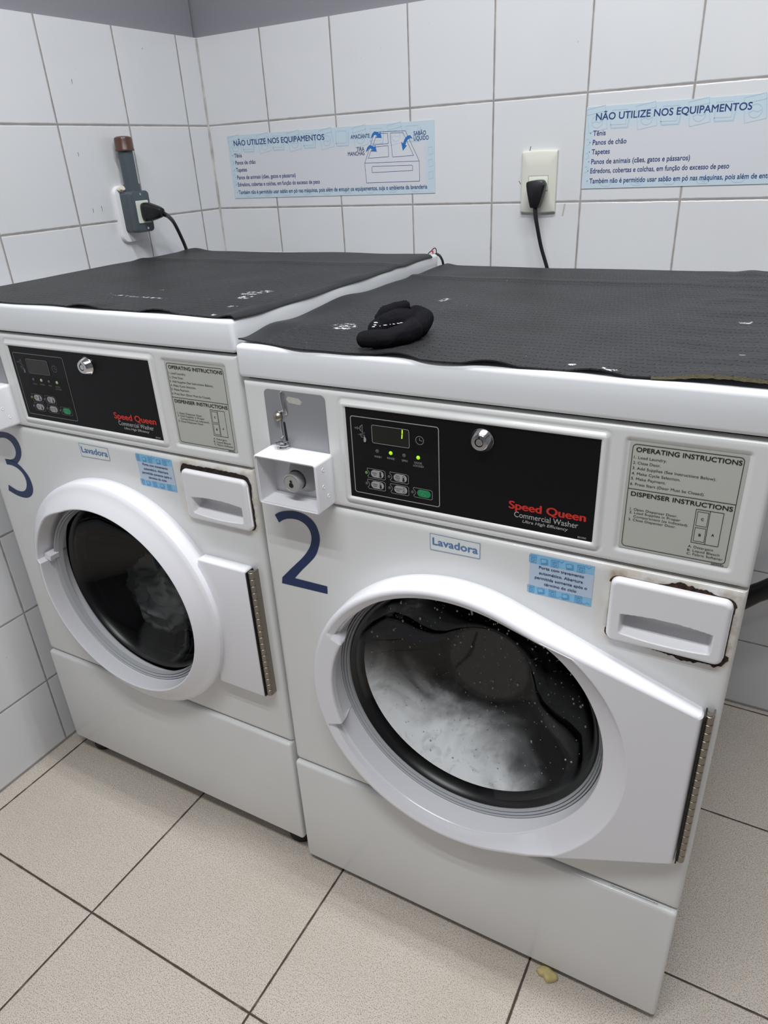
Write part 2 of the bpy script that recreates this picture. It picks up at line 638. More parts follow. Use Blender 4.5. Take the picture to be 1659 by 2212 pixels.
def text(bm, s, x0, z0, x1, cap, y, bold=0.0, shear=0.0, mi=0):
    """lettering standing in the plane y, baseline z0, fitted between x0 and x1 with capital height cap"""
    cu = bpy.data.curves.new('lettering', 'FONT')
    cu.body = s
    cu.size = 1.0
    cu.shear = shear
    cu.resolution_u = 4
    o = bpy.data.objects.new('lettering', cu)
    COL.objects.link(o)
    dg = bpy.context.evaluated_depsgraph_get()
    me = bpy.data.meshes.new_from_object(o.evaluated_get(dg))
    xs = [v.co.x for v in me.vertices]
    a, b = min(xs), max(xs)
    sx = (x1 - x0) / (b - a)
    sz = cap / 0.729
    for kk, (ex, ez) in enumerate(((0, 0),) if abs(bold) < 0.005 else ((-bold, 0), (bold, 0), (0, bold * 0.6), (0, -bold * 0.6))):
        yk = y - 0.00005 * kk
        vs = [bm.verts.new((x0 + (v.co.x - a + ex) * sx, yk, z0 + (v.co.y + ez) * sz)) for v in me.vertices]
        for p in me.polygons:
            try:
                bm.faces.new([vs[i] for i in p.vertices]).material_index = mi
            except ValueError:
                pass
    bpy.data.objects.remove(o)
    bpy.data.meshes.remove(me)
    bpy.data.curves.remove(cu)


def prints(name, mats, parent, fn):
    bm = bmesh.new()
    fn(bm)
    for f in bm.faces:
        f.normal_update()
        if f.normal.y > 0:
            f.normal_flip()
    return finish(bm, name, mats, parent, smooth=False, recalc=False)


def catmull(pts, n=6):
    P = [Vector(p) for p in pts]
    m = len(P)
    out = []
    for i in range(m):
        p0, p1, p2, p3 = P[i - 1], P[i], P[(i + 1) % m], P[(i + 2) % m]
        for k in range(n):
            t = k / n
            v = 0.5 * ((2 * p1) + (p2 - p0) * t + (2 * p0 - 5 * p1 + 4 * p2 - p3) * t * t + (3 * p1 - p0 - 3 * p2 + p3) * t ** 3)
            out.append((v.x, v.y))
    return out


# ------------------------------------------------------------------ the room
M_MARK = mat('grey_scuff', (96, 96, 98), 0.7)
M_STAIN = mat('pale_brown_stain', (186, 178, 170), 0.5)
WALL_MARKS = [((0.1253, 1.2978), (0.1219, 1.2840), 0.0016, 2), ((0.2055, 1.1849), (0.2019, 1.1611), 0.0030, 3), ((0.1014, 1.2319), (0.1058, 1.2253), 0.0012, 2)]
LEFT_MARKS = [(0.4556, 1.4725, 0.4548, 1.4637), (0.4305, 1.3346, 0.431, 1.3264), (0.4385, 1.2203, 0.4378, 1.2116), (0.4634, 1.2242, 0.4635, 1.2134)]


def build_room():
    X1, Y0, ZC = 2.3, -2.6, 2.6
    bm = bmesh.new()
    bx(bm, XL - 0.15, X1 + 0.15, Y0 - 0.15, YW + 0.15, -0.12, 0.0)
    struct(finish(bm, 'floor', M_FLOOR, smooth=False))
    bm = bmesh.new()
    bx(bm, XL - 0.15, X1 + 0.15, Y0 - 0.15, YW + 0.15, ZC, ZC + 0.1)
    struct(finish(bm, 'ceiling', M_CEIL, smooth=False))
    bm = bmesh.new()
    bx(bm, XL - 0.15, X1 + 0.15, YW + 0.008, YW + 0.15, 0.0, ZC, mi=1)
    bx(bm, XL - 0.15, X1, YW, YW + 0.02, 0.0, TTOP, mi=0)
    for a, b_, w, mi in WALL_MARKS:
        ribbon(bm, [a, b_], w, YW - 0.0004, False, mi)
    struct(finish(bm, 'wall_back', [M_BACK, M_GREY, M_MARK, M_STAIN], smooth=False))
    bm = bmesh.new()
    bx(bm, XL - 0.15, XL - 0.008, Y0, YW, 0.0, ZC, mi=1)
    bx(bm, XL - 0.02, XL, Y0, YW, 0.0, TTOP, mi=0)
    for y0, z0, y1, z1 in LEFT_MARKS:
        f = bm.faces.new([bm.verts.new((XL + 0.0004, y, z)) for y, z in ((y0 - 0.0006, z0), (y0 + 0.0006, z0), (y1 + 0.0004, z1), (y1 - 0.0004, z1))])
        f.material_index = 2
    struct(finish(bm, 'wall_left', [M_LEFT, M_GREY, M_MARK], smooth=False))
    bm = bmesh.new()
    bx(bm, X1, X1 + 0.15, Y0, YW, 0.0, ZC)
    struct(finish(bm, 'wall_right', M_GREY, smooth=False))
    bm = bmesh.new()
    bx(bm, XL - 0.15, X1 + 0.15, Y0 - 0.15, Y0, 0.0, ZC)
    struct(finish(bm, 'wall_front', M_GREY, smooth=False))
    # caulk bead up the corner, uneven
    bm = bmesh.new()
    loops = []
    for i in range(120):
        z = 0.002 + (TTOP - 0.004) * i / 119
        w = 0.004 + 0.0025 * noise.noise(Vector((0.3, 2.0, z * 14)))
        loops.append([(XL, YW - w, z), (XL + w * 0.35, YW - w * 0.35, z), (XL + w, YW, z)])
    bridge(bm, loops, False)
    struct(finish(bm, 'trim_1', M_CAULK))


build_room()

# ------------------------------------------------------------------ the washing machines
WID = 0.683
B0 = 0.018
DC = (0.336, 0.533)          # door centre (x, z)


def heightfield(bm, x0, x1, z0, z1, step, fn, yb, mi=0):
    nx = max(2, int(round((x1 - x0) / step)))
    nz = max(2, int(round((z1 - z0) / step)))
    rows = []
    for j in range(nz + 1):
        z = z0 + (z1 - z0) * j / nz
        rows.append([bm.verts.new((x0 + (x1 - x0) * i / nx, fn(x0 + (x1 - x0) * i / nx, z), z)) for i in range(nx + 1)])
    for j in range(nz):
        for i in range(nx):
            bm.faces.new((rows[j][i], rows[j][i + 1], rows[j + 1][i + 1], rows[j + 1][i])).material_index = mi
    rim = rows[0][:] + [r[-1] for r in rows[1:]] + rows[-1][-2::-1] + [r[0] for r in rows[-2:0:-1]]
    back = [bm.verts.new((v.co.x, yb, v.co.z)) for v in rim]
    n = len(rim)
    for i in range(n):
        j = (i + 1) % n
        bm.faces.new((rim[i], rim[j], back[j], back[i])).material_index = mi


def sd_rrect(x, z, x0, x1, z0, z1, r):
    dx = abs(x - (x0 + x1) / 2) - (x1 - x0) / 2 + r
    dz = abs(z - (z0 + z1) / 2) - (z1 - z0) / 2 + r
    return math.hypot(max(dx, 0), max(dz, 0)) + min(max(dx, dz), 0) - r


def sstep(a, b, x):
    t = min(1, max(0, (x - a) / (b - a)))
    return t * t * (3 - 2 * t)


def door_outline(th):
    """radius of the teardrop door about its centre: a circle running into a straight hinge side"""
    a = abs((th + PI) % (2 * PI) - PI)
    R, dx, dz = 0.240, 0.328, 0.134
    ang = math.atan2(dz, dx)
    d = math.hypot(dx, dz)
    ph = ang + math.acos(R / d)
    if a < ang:
        return dx / math.cos(a)
    if a < ph:
        return R / math.cos(a - ph)
    return R


def door_teardrop(parent):
    bm = bmesh.new()
    N = 720
    cx, cz = DC
    loopsT = []
    for i in range(N):
        th = 2 * PI * i / N
        R = door_outline(th)
        c, s = math.cos(th), math.sin(th)
        deg = math.degrees((th + 2 * PI) % (2 * PI))

        def D(r):
            dx = r * c
            return 0.045 - (0.023 * max(0.0, min(1.0, (dx - 0.13) / 0.198)))
        rf = min(R - 0.0085, 0.2465 + 0.006 * max(0.0, c))
        pr = [(R - 0.003, 0.004), (R - 0.001, -0.003), (R, -0.008)] + [(R - 0.0075 * (1 - math.cos(q_ * PI / 16)), -D(R) + 0.0075 * (1 - math.sin(q_ * PI / 16))) for q_ in range(9)]
        w = sstep(150.0, 152.0, deg) * (1 - sstep(199.5, 201.0, deg))
        yo = -0.029 + 0.015 * sstep(0.1, 0.9, c)
        fun = [(rf + 0.0006, -D(rf)), (rf - 0.001, -D(rf) + 0.0004), (rf - 0.010, -D(rf) * 0.6 + yo * 0.4), (0.2200, yo - 0.0012), (0.2185, yo - 0.0003), (0.2176, yo + 0.0014), (0.2168, 0.0), (0.2165, 0.014)]
        plate = [(rf + 0.0006, -D(rf)), (rf - 0.001, -0.0450), (0.2215, -0.0450), (0.2065, -0.0445), (0.2040, -0.0435), (0.2030, -0.041), (0.2035, -0.031), (0.2165, -0.027)]
        for a, b in zip(fun, plate):
            pr.append((a[0] * (1 - w) + b[0] * w, a[1] * (1 - w) + b[1] * w))
        pr.append((0.2165, 0.014))
        loopsT.append([(cx + r * c, y, cz + r * s) for r, y in pr])
    loops = [list(x) for x in zip(*loopsT)]
    bridge(bm, loops)
    return finish(bm, 'door', M_DOOR, parent, angle=16)


def door_round(parent):
    bm = bmesh.new()
    N = 720
    cx, cz = 0.345, 0.535
    loopsT = []
    for i in range(N):
        th = 2 * PI * i / N
        c, s = math.cos(th), math.sin(th)
        deg = math.degrees(th) % 360
        R = 0.238
        w = sstep(112, 136, deg) * (1 - sstep(166.5, 167.5, deg))
        li = 0.1945 + 0.011 * w
        y1 = -0.054 + 0.003 * w
        pr = [(R - 0.003, 0.004), (R - 0.001, -0.003), (R, -0.008), (R, -0.027), (R - 0.0013, -0.0317), (R - 0.0045, -0.0348), (R - 0.009, -0.0366),
              (R - 0.022, -0.0425), (li + 0.006, y1 + 0.0012), (li + 0.0026, y1), (li + 0.0006, y1 + 0.0014), (li, y1 + 0.004), (li - 0.0015, -0.034), (0.1925 + 0.012 * w, -0.018), (0.198, 0.012)]
        loopsT.append([(cx + r * c, y, cz + r * s) for r, y in pr])
    bridge(bm, [list(x) for x in zip(*loopsT)])
    d = finish(bm, 'door', M_DOOR, parent, angle=28)
    # flat hinge plate to the right of the ring
    bm = bmesh.new()
    bx(bm, 0.552, 0.6550, -0.0225, 0.0, 0.400, 0.667, 0.004, 3)
    finish(bm, 'hinge_arm', M_DOOR, d)
    # small white pull tab inside the ring on the left
    bm = bmesh.new()
    a = math.radians(168)
    for r0, r1, y0, y1, t0, t1 in ((0.184, 0.2000, -0.038, -0.018, 163.0, 166.5),):
        lp = []
        for t in (t0, t1):
            for r in (r0, r1):
                lp.append((cx + r * math.cos(math.radians(t)), cz + r * math.sin(math.radians(t))))
        v = [bm.verts.new((x, y, z)) for y in (y0, y1) for x, z in lp]
        for f in ((0, 1, 3, 2), (4, 6, 7, 5), (0, 4, 5, 1), (2, 3, 7, 6), (0, 2, 6, 4), (1, 5, 7, 3)):
            bm.faces.new([v[k] for k in f])
    finish(bm, 'pull_tab', M_DOOR, d, smooth=False)
    return d


def porthole(door, small):
    cx, cz = (0.345, 0.535) if small else DC
    o = -0.0165 if small else 0.0
    f = 0.893 if small else 1.0
    yy = -0.012 if small else 0.0
    bm = bmesh.new()
    if small:
        lathe_y(bm, cx, cz, [(0.1935, -0.020), (0.1905, -0.0245), (0.1885, -0.019), (0.1868, -0.0225), (0.1850, -0.016), (0.1832, -0.019), (0.1815, -0.010)])
    else:
        lathe_y(bm, cx, cz, [(0.2165, 0.012), (0.2145, 0.006), (0.2125, 0.012), (0.2110, 0.008), (0.2092, 0.0145), (0.2075, 0.011), (0.2055, 0.019)])
    finish(bm, 'glass_ring', M_GLASSRING, door, angle=80)
    bm = bmesh.new()
    lathe_y(bm, cx, cz, [(0.206 * f, 0.018 + yy), (0.2030 * f, 0.0155 + yy), (0.199 * f, 0.019 + yy), (0.195 * f, 0.030 + yy), (0.193 * f, 0.046 + yy), (0.197 * f, 0.052 + yy)])
    finish(bm, 'door_gasket', M_RUBBERSEAL, door, angle=60)
    bm = bmesh.new()
    prof = [(0.200, 0.020), (0.192, 0.032), (0.176, 0.047), (0.152, 0.066), (0.128, 0.084), (0.104, 0.101), (0.088, 0.111), (0.077, 0.1165), (0.070, 0.1185), (0.064, 0.119), (0.02, 0.1193), (0.0005, 0.1194)]
    lathe_y(bm, cx, cz, [(r * f, y + yy) for r, y in prof])
    finish(bm, 'porthole_glass', M_GLASS3 if small else M_GLASS, door, angle=60)


def hinge(parent, z0, z1, cx=0.6705):
    bm = bmesh.new()
    n = 20
    cy, r = -0.0125, 0.0058
    for k in range(n):
        a = z0 + (z1 - z0) * k / n + 0.0004
        b = z0 + (z1 - z0) * (k + 1) / n - 0.0004
        lp = []
        for z, rr in ((a, r * 0.55), (a, r - 0.0006), (a + 0.0005, r), (b - 0.0005, r), (b, r - 0.0006), (b, r * 0.55)):
            lp.append([(cx + rr * math.cos(2 * PI * i / 20), cy + rr * math.sin(2 * PI * i / 20), z) for i in range(20)])
        bridge(bm, lp)
    tube(bm, [(cx, cy, z0), (cx, cy, z1 + 0.0005)], r * 0.6, 12)
    bx(bm, cx + 0.004, cx + 0.0056, cy, -0.0005, z0, z1)
    bx(bm, cx - 0.0053, cx - 0.0035, -0.021, -0.002, z0, z1, mi=1)
    return finish(bm, 'hinge', [M_STEEL, M_DARK], parent, angle=40)


def front_panel(root):
    """front sheet from kick seam to control panel, round hole for the porthole"""
    bm = bmesh.new()
    x0, x1, z0, z1 = 0.0, WID, 0.2835, 0.8425
    cx, cz = DC
    N = 512

    def rect(th, ins):
        c, s = math.cos(th), math.sin(th)
        t = 1e9
        if c > 1e-9:
            t = min(t, (x1 - ins - cx) / c)
        if c < -1e-9:
            t = min(t, (x0 + ins - cx) / c)
        if s > 1e-9:
            t = min(t, (z1 - ins - cz) / s)
        if s < -1e-9:
            t = min(t, (z0 + ins - cz) / s)
        return t
    angs = [2 * PI * i / N for i in range(N)]
    for px, pz in ((x0, z0), (x0, z1), (x1, z0), (x1, z1)):
        a = math.atan2(pz - cz, px - cx) % (2 * PI)
        k = min(range(N), key=lambda i: abs(angs[i] - a))
        angs[k] = a
    loops = []
    for ins, y in ((0, 0.03), (0.0, 0.009), (0.0009, 0.0045), (0.0033, 0.0013), (0.0075, 0.0)):
        loops.append([(cx + rect(t, ins) * math.cos(t), y, cz + rect(t, ins) * math.sin(t)) for t in angs])
    for k in range(1, 24):
        f = k / 24
        loops.append([(cx + (rect(t, 0.0075) * (1 - f) + 0.228 * f) * math.cos(t), 0.0, cz + (rect(t, 0.0075) * (1 - f) + 0.228 * f) * math.sin(t)) for t in angs])
    for r, y in ((0.228, 0.0), (0.220, 0.0), (0.2185, 0.002), (0.2183, 0.03)):
        loops.append([(cx + r * math.cos(t), y, cz + r * math.sin(t)) for t in angs])
    bridge(bm, loops)
    # opening behind the dispenser drawer's finger recess
    cut = [f for f in bm.faces if 0.546 < f.calc_center_median().x < 0.663 and 0.7425 < f.calc_center_median().z < 0.794]
    bmesh.ops.delete(bm, geom=cut, context='FACES')
    return finish(bm, 'front_panel', M_FRONT, root, angle=40)


def control_panel(root):
    z0, z1 = 0.8455, 1.0195

    def fn(x, z):
        e = min(x, WID - x, (z - z0), z1 - z)
        y = 0.0
        if e < 0.007:
            t = 1 - max(0.0, e) / 0.007
            y += 0.006 * (1 - math.sqrt(max(0.0, 1 - t * t)))
        # raised frame round the black fascia
        d = sd_rrect(x, z, 0.1637, 0.5155, 0.8605, 1.0062, 0.004)
        if -0.0085 < d < 0.0025:
            y -= 0.0032 * sstep(0.0018, -0.0018, d) * sstep(-0.0075, -0.0050, d)
        # shallow groove just under the frame
        if 0.0018 < d < 0.006:
            y += 0.0009 * sstep(0.0018, 0.003, d) * sstep(0.006, 0.0045, d)
        # sunk field for the instruction label
        d = sd_rrect(x, z, 0.5325, 0.6625, 0.8615, 1.0075, 0.006)
        y += 0.0034 * sstep(0.0, -0.0055, d)
        return y
    bm = bmesh.new()
    heightfield(bm, 0.0, WID, z0, z1, 0.0017, fn, 0.04)
    return finish(bm, 'control_panel', M_ENAMEL, root, angle=50)


def fascia(cp, kind):
    """black overlay with keypad, display, lamps, lock and lettering"""
    x0, x1, z0, z1 = 0.1702, 0.5088, 0.8678, 0.9999
    y = -0.0006
    bm = bmesh.new()
    poly(bm, rrect(x0, x1, z0, z1, 0.0012, 3), y)
    poly(bm, [(0.1797, 0.8772), (0.3065, 0.8772), (0.3065, 0.9505), (0.1797, 0.9505)], y - 0.00015, 1)
    finish(bm, 'control_fascia', [M_BLACK, M_BLACK2], cp, smooth=False)
    yp = y - 0.0004
    lineM = M_GREYLINE if kind == 2 else M_DIMPRINT

    def lines(bm):
        ribbon(bm, rrect(0.1785, 0.3078, 0.8760, 0.9878, 0.0035), 0.0012, yp, True)
        ribbon(bm, rrect(0.2108, 0.2660, 0.9538, 0.9790, 0.0025), 0.0007, yp - 0.0004, True)
        # clock
        ribbon(bm, circle2(0.2810, 0.9665, 0.0056), 0.0006, yp, True)
        ribbon(bm, [(0.2810, 0.9700), (0.2810, 0.9665), (0.2850, 0.9662)], 0.0006, yp)
        # coin funnel and hand icons with a slash between
        ribbon(bm, [(0.1846, 0.9722), (0.1882, 0.9722), (0.1882, 0.9732), (0.1902, 0.9715), (0.1882, 0.9698), (0.1882, 0.9708), (0.1846, 0.9708)], 0.0004, yp, True)
        ribbon(bm, [(0.1962, 0.9770), (0.1925, 0.9740), (0.1912, 0.9715), (0.1925, 0.9692), (0.1962, 0.9662)], 0.0005, yp, True)
        ribbon(bm, [(0.1940, 0.9750), (0.1940, 0.9682)], 0.0004, yp)
        ribbon(bm, [(0.1890, 0.9622), (0.1995, 0.9660)], 0.0004, yp)
        poly(bm, [(0.1982, 0.9612), (0.2005, 0.9590), (0.2012, 0.9565), (0.2000, 0.9528), (0.1972, 0.9528), (0.1970, 0.9565)], yp)
        ribbon(bm, [(0.1925, 0.9625), (0.1990, 0.9625), (0.1985, 0.9600), (0.1940, 0.9592)], 0.0005, yp, True)
        for s, a, b, z in (('WASH', 0.2120, 0.2229, 0.9329), ('RINSE', 0.2321, 0.2432, 0.9335), ('SPIN', 0.2540, 0.2622, 0.9334), ('DOOR', 0.2725, 0.2835, 0.9332), ('LOCKED', 0.2707, 0.2858, 0.9290)):
            text(bm, s, a, z, b, 0.0030, yp)
    prints('panel_print', lineM, cp, lines)

    bm = bmesh.new()
    slab(bm, rrect(0.2108, 0.2660, 0.9538, 0.9790, 0.0025), y - 0.0003, y)
    d = finish(bm, 'display', M_DISP, cp, smooth=False)
    if kind == 2:
        def dig(bm):
            poly(bm, [(0.2557, 0.9778), (0.2571, 0.9778), (0.2567, 0.9723), (0.2553, 0.9723)], yp - 0.0002)
            poly(bm, [(0.2553, 0.9716), (0.2566, 0.9716), (0.2560, 0.9655), (0.2547, 0.9655)], yp - 0.0002)
        prints('lit_digit', M_DIGIT, cp, dig)['label'] = 'glowing lime green digit 1'
    # status lamps
    for x, z, on in ((0.2173, 0.9424, 0), (0.2377, 0.9426, 1), (0.2577, 0.9423, 0), (0.2782, 0.9423, 1)):
        bm = bmesh.new()
        lathe_y(bm, x, z, [(0.0027, y), (0.0026, y - 0.0008), (0.0016, y - 0.0016), (0.0002, y - 0.0018)], 16)
        o = finish(bm, 'indicator_lamp', (M_LEDON if kind == 2 else M_LEDPALE) if on else M_LEDOFF, cp)
        if on:
            o['label'] = 'lit green lamp'
    # keys: outline with a notch for the lamp, oval pad, lettering
    keys = [(0.1990, 0.9010, ('NORMAL', 'HOT'), 1.0, 0.9080, 1), (0.2342, 0.9010, ('PERM', 'PRESS', 'WARM'), 0.45, 0.9078, 0),
            (0.1985, 0.8842, ('NORMAL', 'WARM'), 0.45, 0.8918, 0), (0.2342, 0.8838, ('DELICATES', 'COLD'), 0.0, 0.8910, 0), (0.2690, 0.8842, ('START',), None, 0.8911, 0)]
    for kx, kz, words, fill, lz, on in keys:
        green = fill is None
        bm = bmesh.new()
        slab(bm, rrect(kx + 0.0065, kx + 0.0262, kz + 0.0022, kz + 0.0126, 0.0051), yp - 0.0006, yp)
        b = finish(bm, 'start_button' if green else 'cycle_button', M_GREEN if green else M_BTN, cp, smooth=False)
        if green:
            b['label'] = 'green start button'

        def ol(bm):
            ribbon(bm, [(kx + 0.0005, kz + 0.0115), (kx + 0.0010, kz + 0.0140), (kx + 0.0255, kz + 0.0140), (kx + 0.0285, kz + 0.0125), (kx + 0.0285, kz + 0.0015), (kx + 0.0265, kz + 0.0002), (kx + 0.0025, kz + 0.0002), (kx + 0.0008, kz + 0.0025), (kx + 0.0030, kz + 0.0045), (kx + 0.0036, kz + 0.0070), (kx + 0.0028, kz + 0.0095)], 0.00055, yp, True)
        prints('button_outline', lineM, cp, ol)
        ink = M_GREENP if green else M_INK

        def wd(bm):
            yq = yp - 0.0010
            if green:
                text(bm, 'START', kx + 0.0105, kz + 0.0096, kx + 0.0205, 0.0022, yq)
                ribbon(bm, [(kx + 0.0150, kz + 0.0082), (kx + 0.0190, kz + 0.0055), (kx + 0.0160, kz + 0.0030), (kx + 0.0125, kz + 0.0058)], 0.0006, yq, True)
                return
            h = 0.0020
            zz = kz + 0.0074 + (len(words) - 1) * 0.0014 - h / 2
            for w in words:
                ln = 0.0014 * len(w)
                text(bm, w, kx + 0.0125 - ln / 2, zz, kx + 0.0125 + ln / 2, h, yq)
                zz -= 0.0029
            tx = kx + 0.0215
            ribbon(bm, circle2(tx, kz + 0.0050, 0.0016, 14), 0.0004, yq, True)
            ribbon(bm, [(tx - 0.0010, kz + 0.0062), (tx - 0.0010, kz + 0.0110), (tx, kz + 0.0118), (tx + 0.0010, kz + 0.0110), (tx + 0.0010, kz + 0.0062)], 0.0004, yq)
            if fill > 0:
                poly(bm, circle2(tx, kz + 0.0050, 0.0016, 14), yq)
                poly(bm, [(tx - 0.0009, kz + 0.0060), (tx + 0.0009, kz + 0.0060), (tx + 0.0009, kz + 0.0066 + 0.0050 * fill), (tx - 0.0009, kz + 0.0066 + 0.0050 * fill)], yq)
        prints('button_print', ink, cp, wd)
        bm = bmesh.new()
        lathe_y(bm, kx - 0.0008, lz, [(0.0022, y), (0.0021, y - 0.0006), (0.0002, y - 0.0012)], 14)
        finish(bm, 'indicator_lamp', (M_LEDDIM if on else M_LEDOFF), cp)
    # lettering
    prints('brand_lettering', M_RED, cp, lambda bm: text(bm, 'Speed Queen', 0.4035, 0.8937, 0.4986, 0.0110, yp, 0.036))['label'] = 'bold red lettering'

    def sub(bm):
        text(bm, 'Commercial Washer', 0.4105, 0.8828, 0.4905, 0.0080, yp, -0.004)
        text(bm, 'Ultra High Efficiency', 0.4216, 0.8766, 0.4788, 0.0042, yp, 0.006, 0.2)
        text(bm, '801050', 0.4910, 0.8700, 0.5012, 0.0026, yp)
    prints('model_lettering', M_WHITEPRINT, cp, sub)
    # tubular key lock
    bm = bmesh.new()
    cx, cz = 0.3665, 0.9795
    lathe_y(bm, cx, cz, [(0.0150, y), (0.0150, y - 0.0016), (0.0142, y - 0.0026), (0.0112, y - 0.0105), (0.0100, y - 0.0116), (0.0056, y - 0.0118)], 40)
    lathe_y(bm, cx, cz, [(0.0056, y - 0.0118), (0.0056, y - 0.0060), (0.0046, y - 0.0060)], 40, mi=1)
    lathe_y(bm, cx, cz, [(0.0046, y - 0.0060), (0.0046, y - 0.0112), (0.0042, y - 0.0115), (0.0003, y - 0.0115)], 40)
    bx(bm, cx - 0.0008, cx + 0.0008, y - 0.01195, y - 0.0118, cz + 0.005, cz + 0.0078, mi=1)
    finish(bm, 'key_lock', [M_CHROME, M_DARK], cp, angle=30)['label'] = 'round chrome tubular key lock'


def instruction_label(root):
    y = 0.0028
    bm = bmesh.new()
    slab(bm, rrect(0.5386, 0.6576, 0.8672, 1.0014, 0.0022), y - 0.0005, y + 0.0006)
    lb = finish(bm, 'instruction_label', M_LABEL, root, smooth=False)
    lb['label'] = 'grey label printed with operating instructions'
    yp = y - 0.0009

    def tx(bm):
        ribbon(bm, rrect(0.5422, 0.6536, 0.8704, 0.9985, 0.0042), 0.0007, yp, True)
        ribbon(bm, [(0.5422, 0.9446), (0.6536, 0.9446)], 0.0007, yp)
        T = lambda s, a, z, b, c, bold=0.004: text(bm, s, a, z, b, c, yp, bold)
        T('OPERATING INSTRUCTIONS', 0.5461, 0.9900, 0.6519, 0.0056, 0.02)
        T('1. Load Laundry.', 0.5444, 0.9817, 0.5789, 0.0034)
        T('2. Close Door.', 0.5442, 0.9752, 0.5733, 0.0034)
        T('3. Add Supplies (See Instructions Below).', 0.5442, 0.9687, 0.6303, 0.0034)
        T('4. Make Cycle Selection.', 0.5441, 0.9622, 0.5954, 0.0034)
        T('5. Make Payment.', 0.5440, 0.9559, 0.5809, 0.0034)
        T('6. Press Start (Door Must be Closed).', 0.5438, 0.9492, 0.6216, 0.0034)
        T('DISPENSER INSTRUCTIONS', 0.5461, 0.9362, 0.6515, 0.0056, 0.02)
        T('1. Open Dispenser Door.', 0.5468, 0.9181, 0.5979, 0.0031)
        T('2. Load Supplies in Proper', 0.5466, 0.9138, 0.6017, 0.0031)
        T('Compartment (as Indicated).', 0.5516, 0.9092, 0.6107, 0.0031)
        T('3. Close Dispenser Door.', 0.5465, 0.9046, 0.5981, 0.0031)
        ribbon(bm, [(0.6161, 0.9323), (0.6439, 0.9323), (0.6439, 0.8908), (0.6161, 0.8908)], 0.0006, yp, True)
        ribbon(bm, [(0.6303, 0.9323), (0.6303, 0.8908)], 0.0006, yp)
        ribbon(bm, [(0.6180, 0.9297), (0.6291, 0.9297), (0.6291, 0.9124), (0.6180, 0.9124)], 0.0005, yp, True)
        ribbon(bm, [(0.6180, 0.9100), (0.6291, 0.9100), (0.6291, 0.8932), (0.6180, 0.8932)], 0.0005, yp, True)
        T('C', 0.6225, 0.9195, 0.6250, 0.0032, 0.02)
        T('B', 0.6226, 0.9000, 0.6249, 0.0032, 0.02)
        T('A', 0.6354, 0.9025, 0.6381, 0.0032, 0.02)
        T('A. Detergent', 0.6137, 0.8840, 0.6401, 0.0031)
        T('B. Liquid Bleach', 0.6136, 0.8792, 0.6472, 0.0031)
        T('C. Fabric Softener', 0.6136, 0.8746, 0.6513, 0.0031)
        T('685943R5', 0.6402, 0.8676, 0.6530, 0.0018, 0.02)
    prints('instruction_print', M_INK, lb, tx)


def sticker_name(root):
    y = -0.0005
    bm = bmesh.new()
    poly(bm, [(0.2926, 0.8078), (0.3655, 0.8098), (0.3657, 0.8335), (0.2926, 0.8337)], y)
    s = finish(bm, 'name_sticker', M_STKWHITE, root, smooth=False)
    s['label'] = 'small white sticker reading Lavadora'

    def tx(bm):
        ribbon(bm, [(0.2928, 0.8081), (0.3653, 0.8100), (0.3654, 0.8332), (0.2928, 0.8334)], 0.0006, y - 0.0003, True)
        text(bm, 'Lavadora', 0.2966, 0.8166, 0.3622, 0.0118, y - 0.0003, 0.022)
    prints('name_lettering', M_BLUEP, s, tx)


def icon_washer(bm, x, z, s, w, y, mi=0, a=0.0):
    def tr(p):
        return [(x + (u * math.cos(a) - v * math.sin(a)) * s, z + (u * math.sin(a) + v * math.cos(a)) * s) for u, v in p]
    ribbon(bm, tr([(-0.5, -0.55), (0.5, -0.55), (0.5, 0.6), (-0.5, 0.6)]), w, y, True, mi)
    ribbon(bm, tr([(-0.5, 0.33), (0.5, 0.33)]), w, y, False, mi)
    ribbon(bm, tr(circle2(0, -0.1, 0.31, 16)), w, y, True, mi)
    ribbon(bm, tr([(-0.29, -0.12), (-0.1, -0.06), (0.1, -0.17), (0.29, -0.1)]), w, y, False, mi)


def icon_shirts(bm, x, z, s, w, y, mi=0, a=0.0):
    def tr(p):
        return [(x + (u * math.cos(a) - v * math.sin(a)) * s, z + (u * math.sin(a) + v * math.cos(a)) * s) for u, v in p]
    ribbon(bm, tr([(-0.6, 0.3), (0.2, 0.45), (0.3, -0.25), (-0.5, -0.4)]), w, y, True, mi)
    ribbon(bm, tr([(-0.5, -0.4), (-0.4, -0.55), (0.45, -0.38), (0.38, 0.4)]), w * 2.4, y, False, mi)


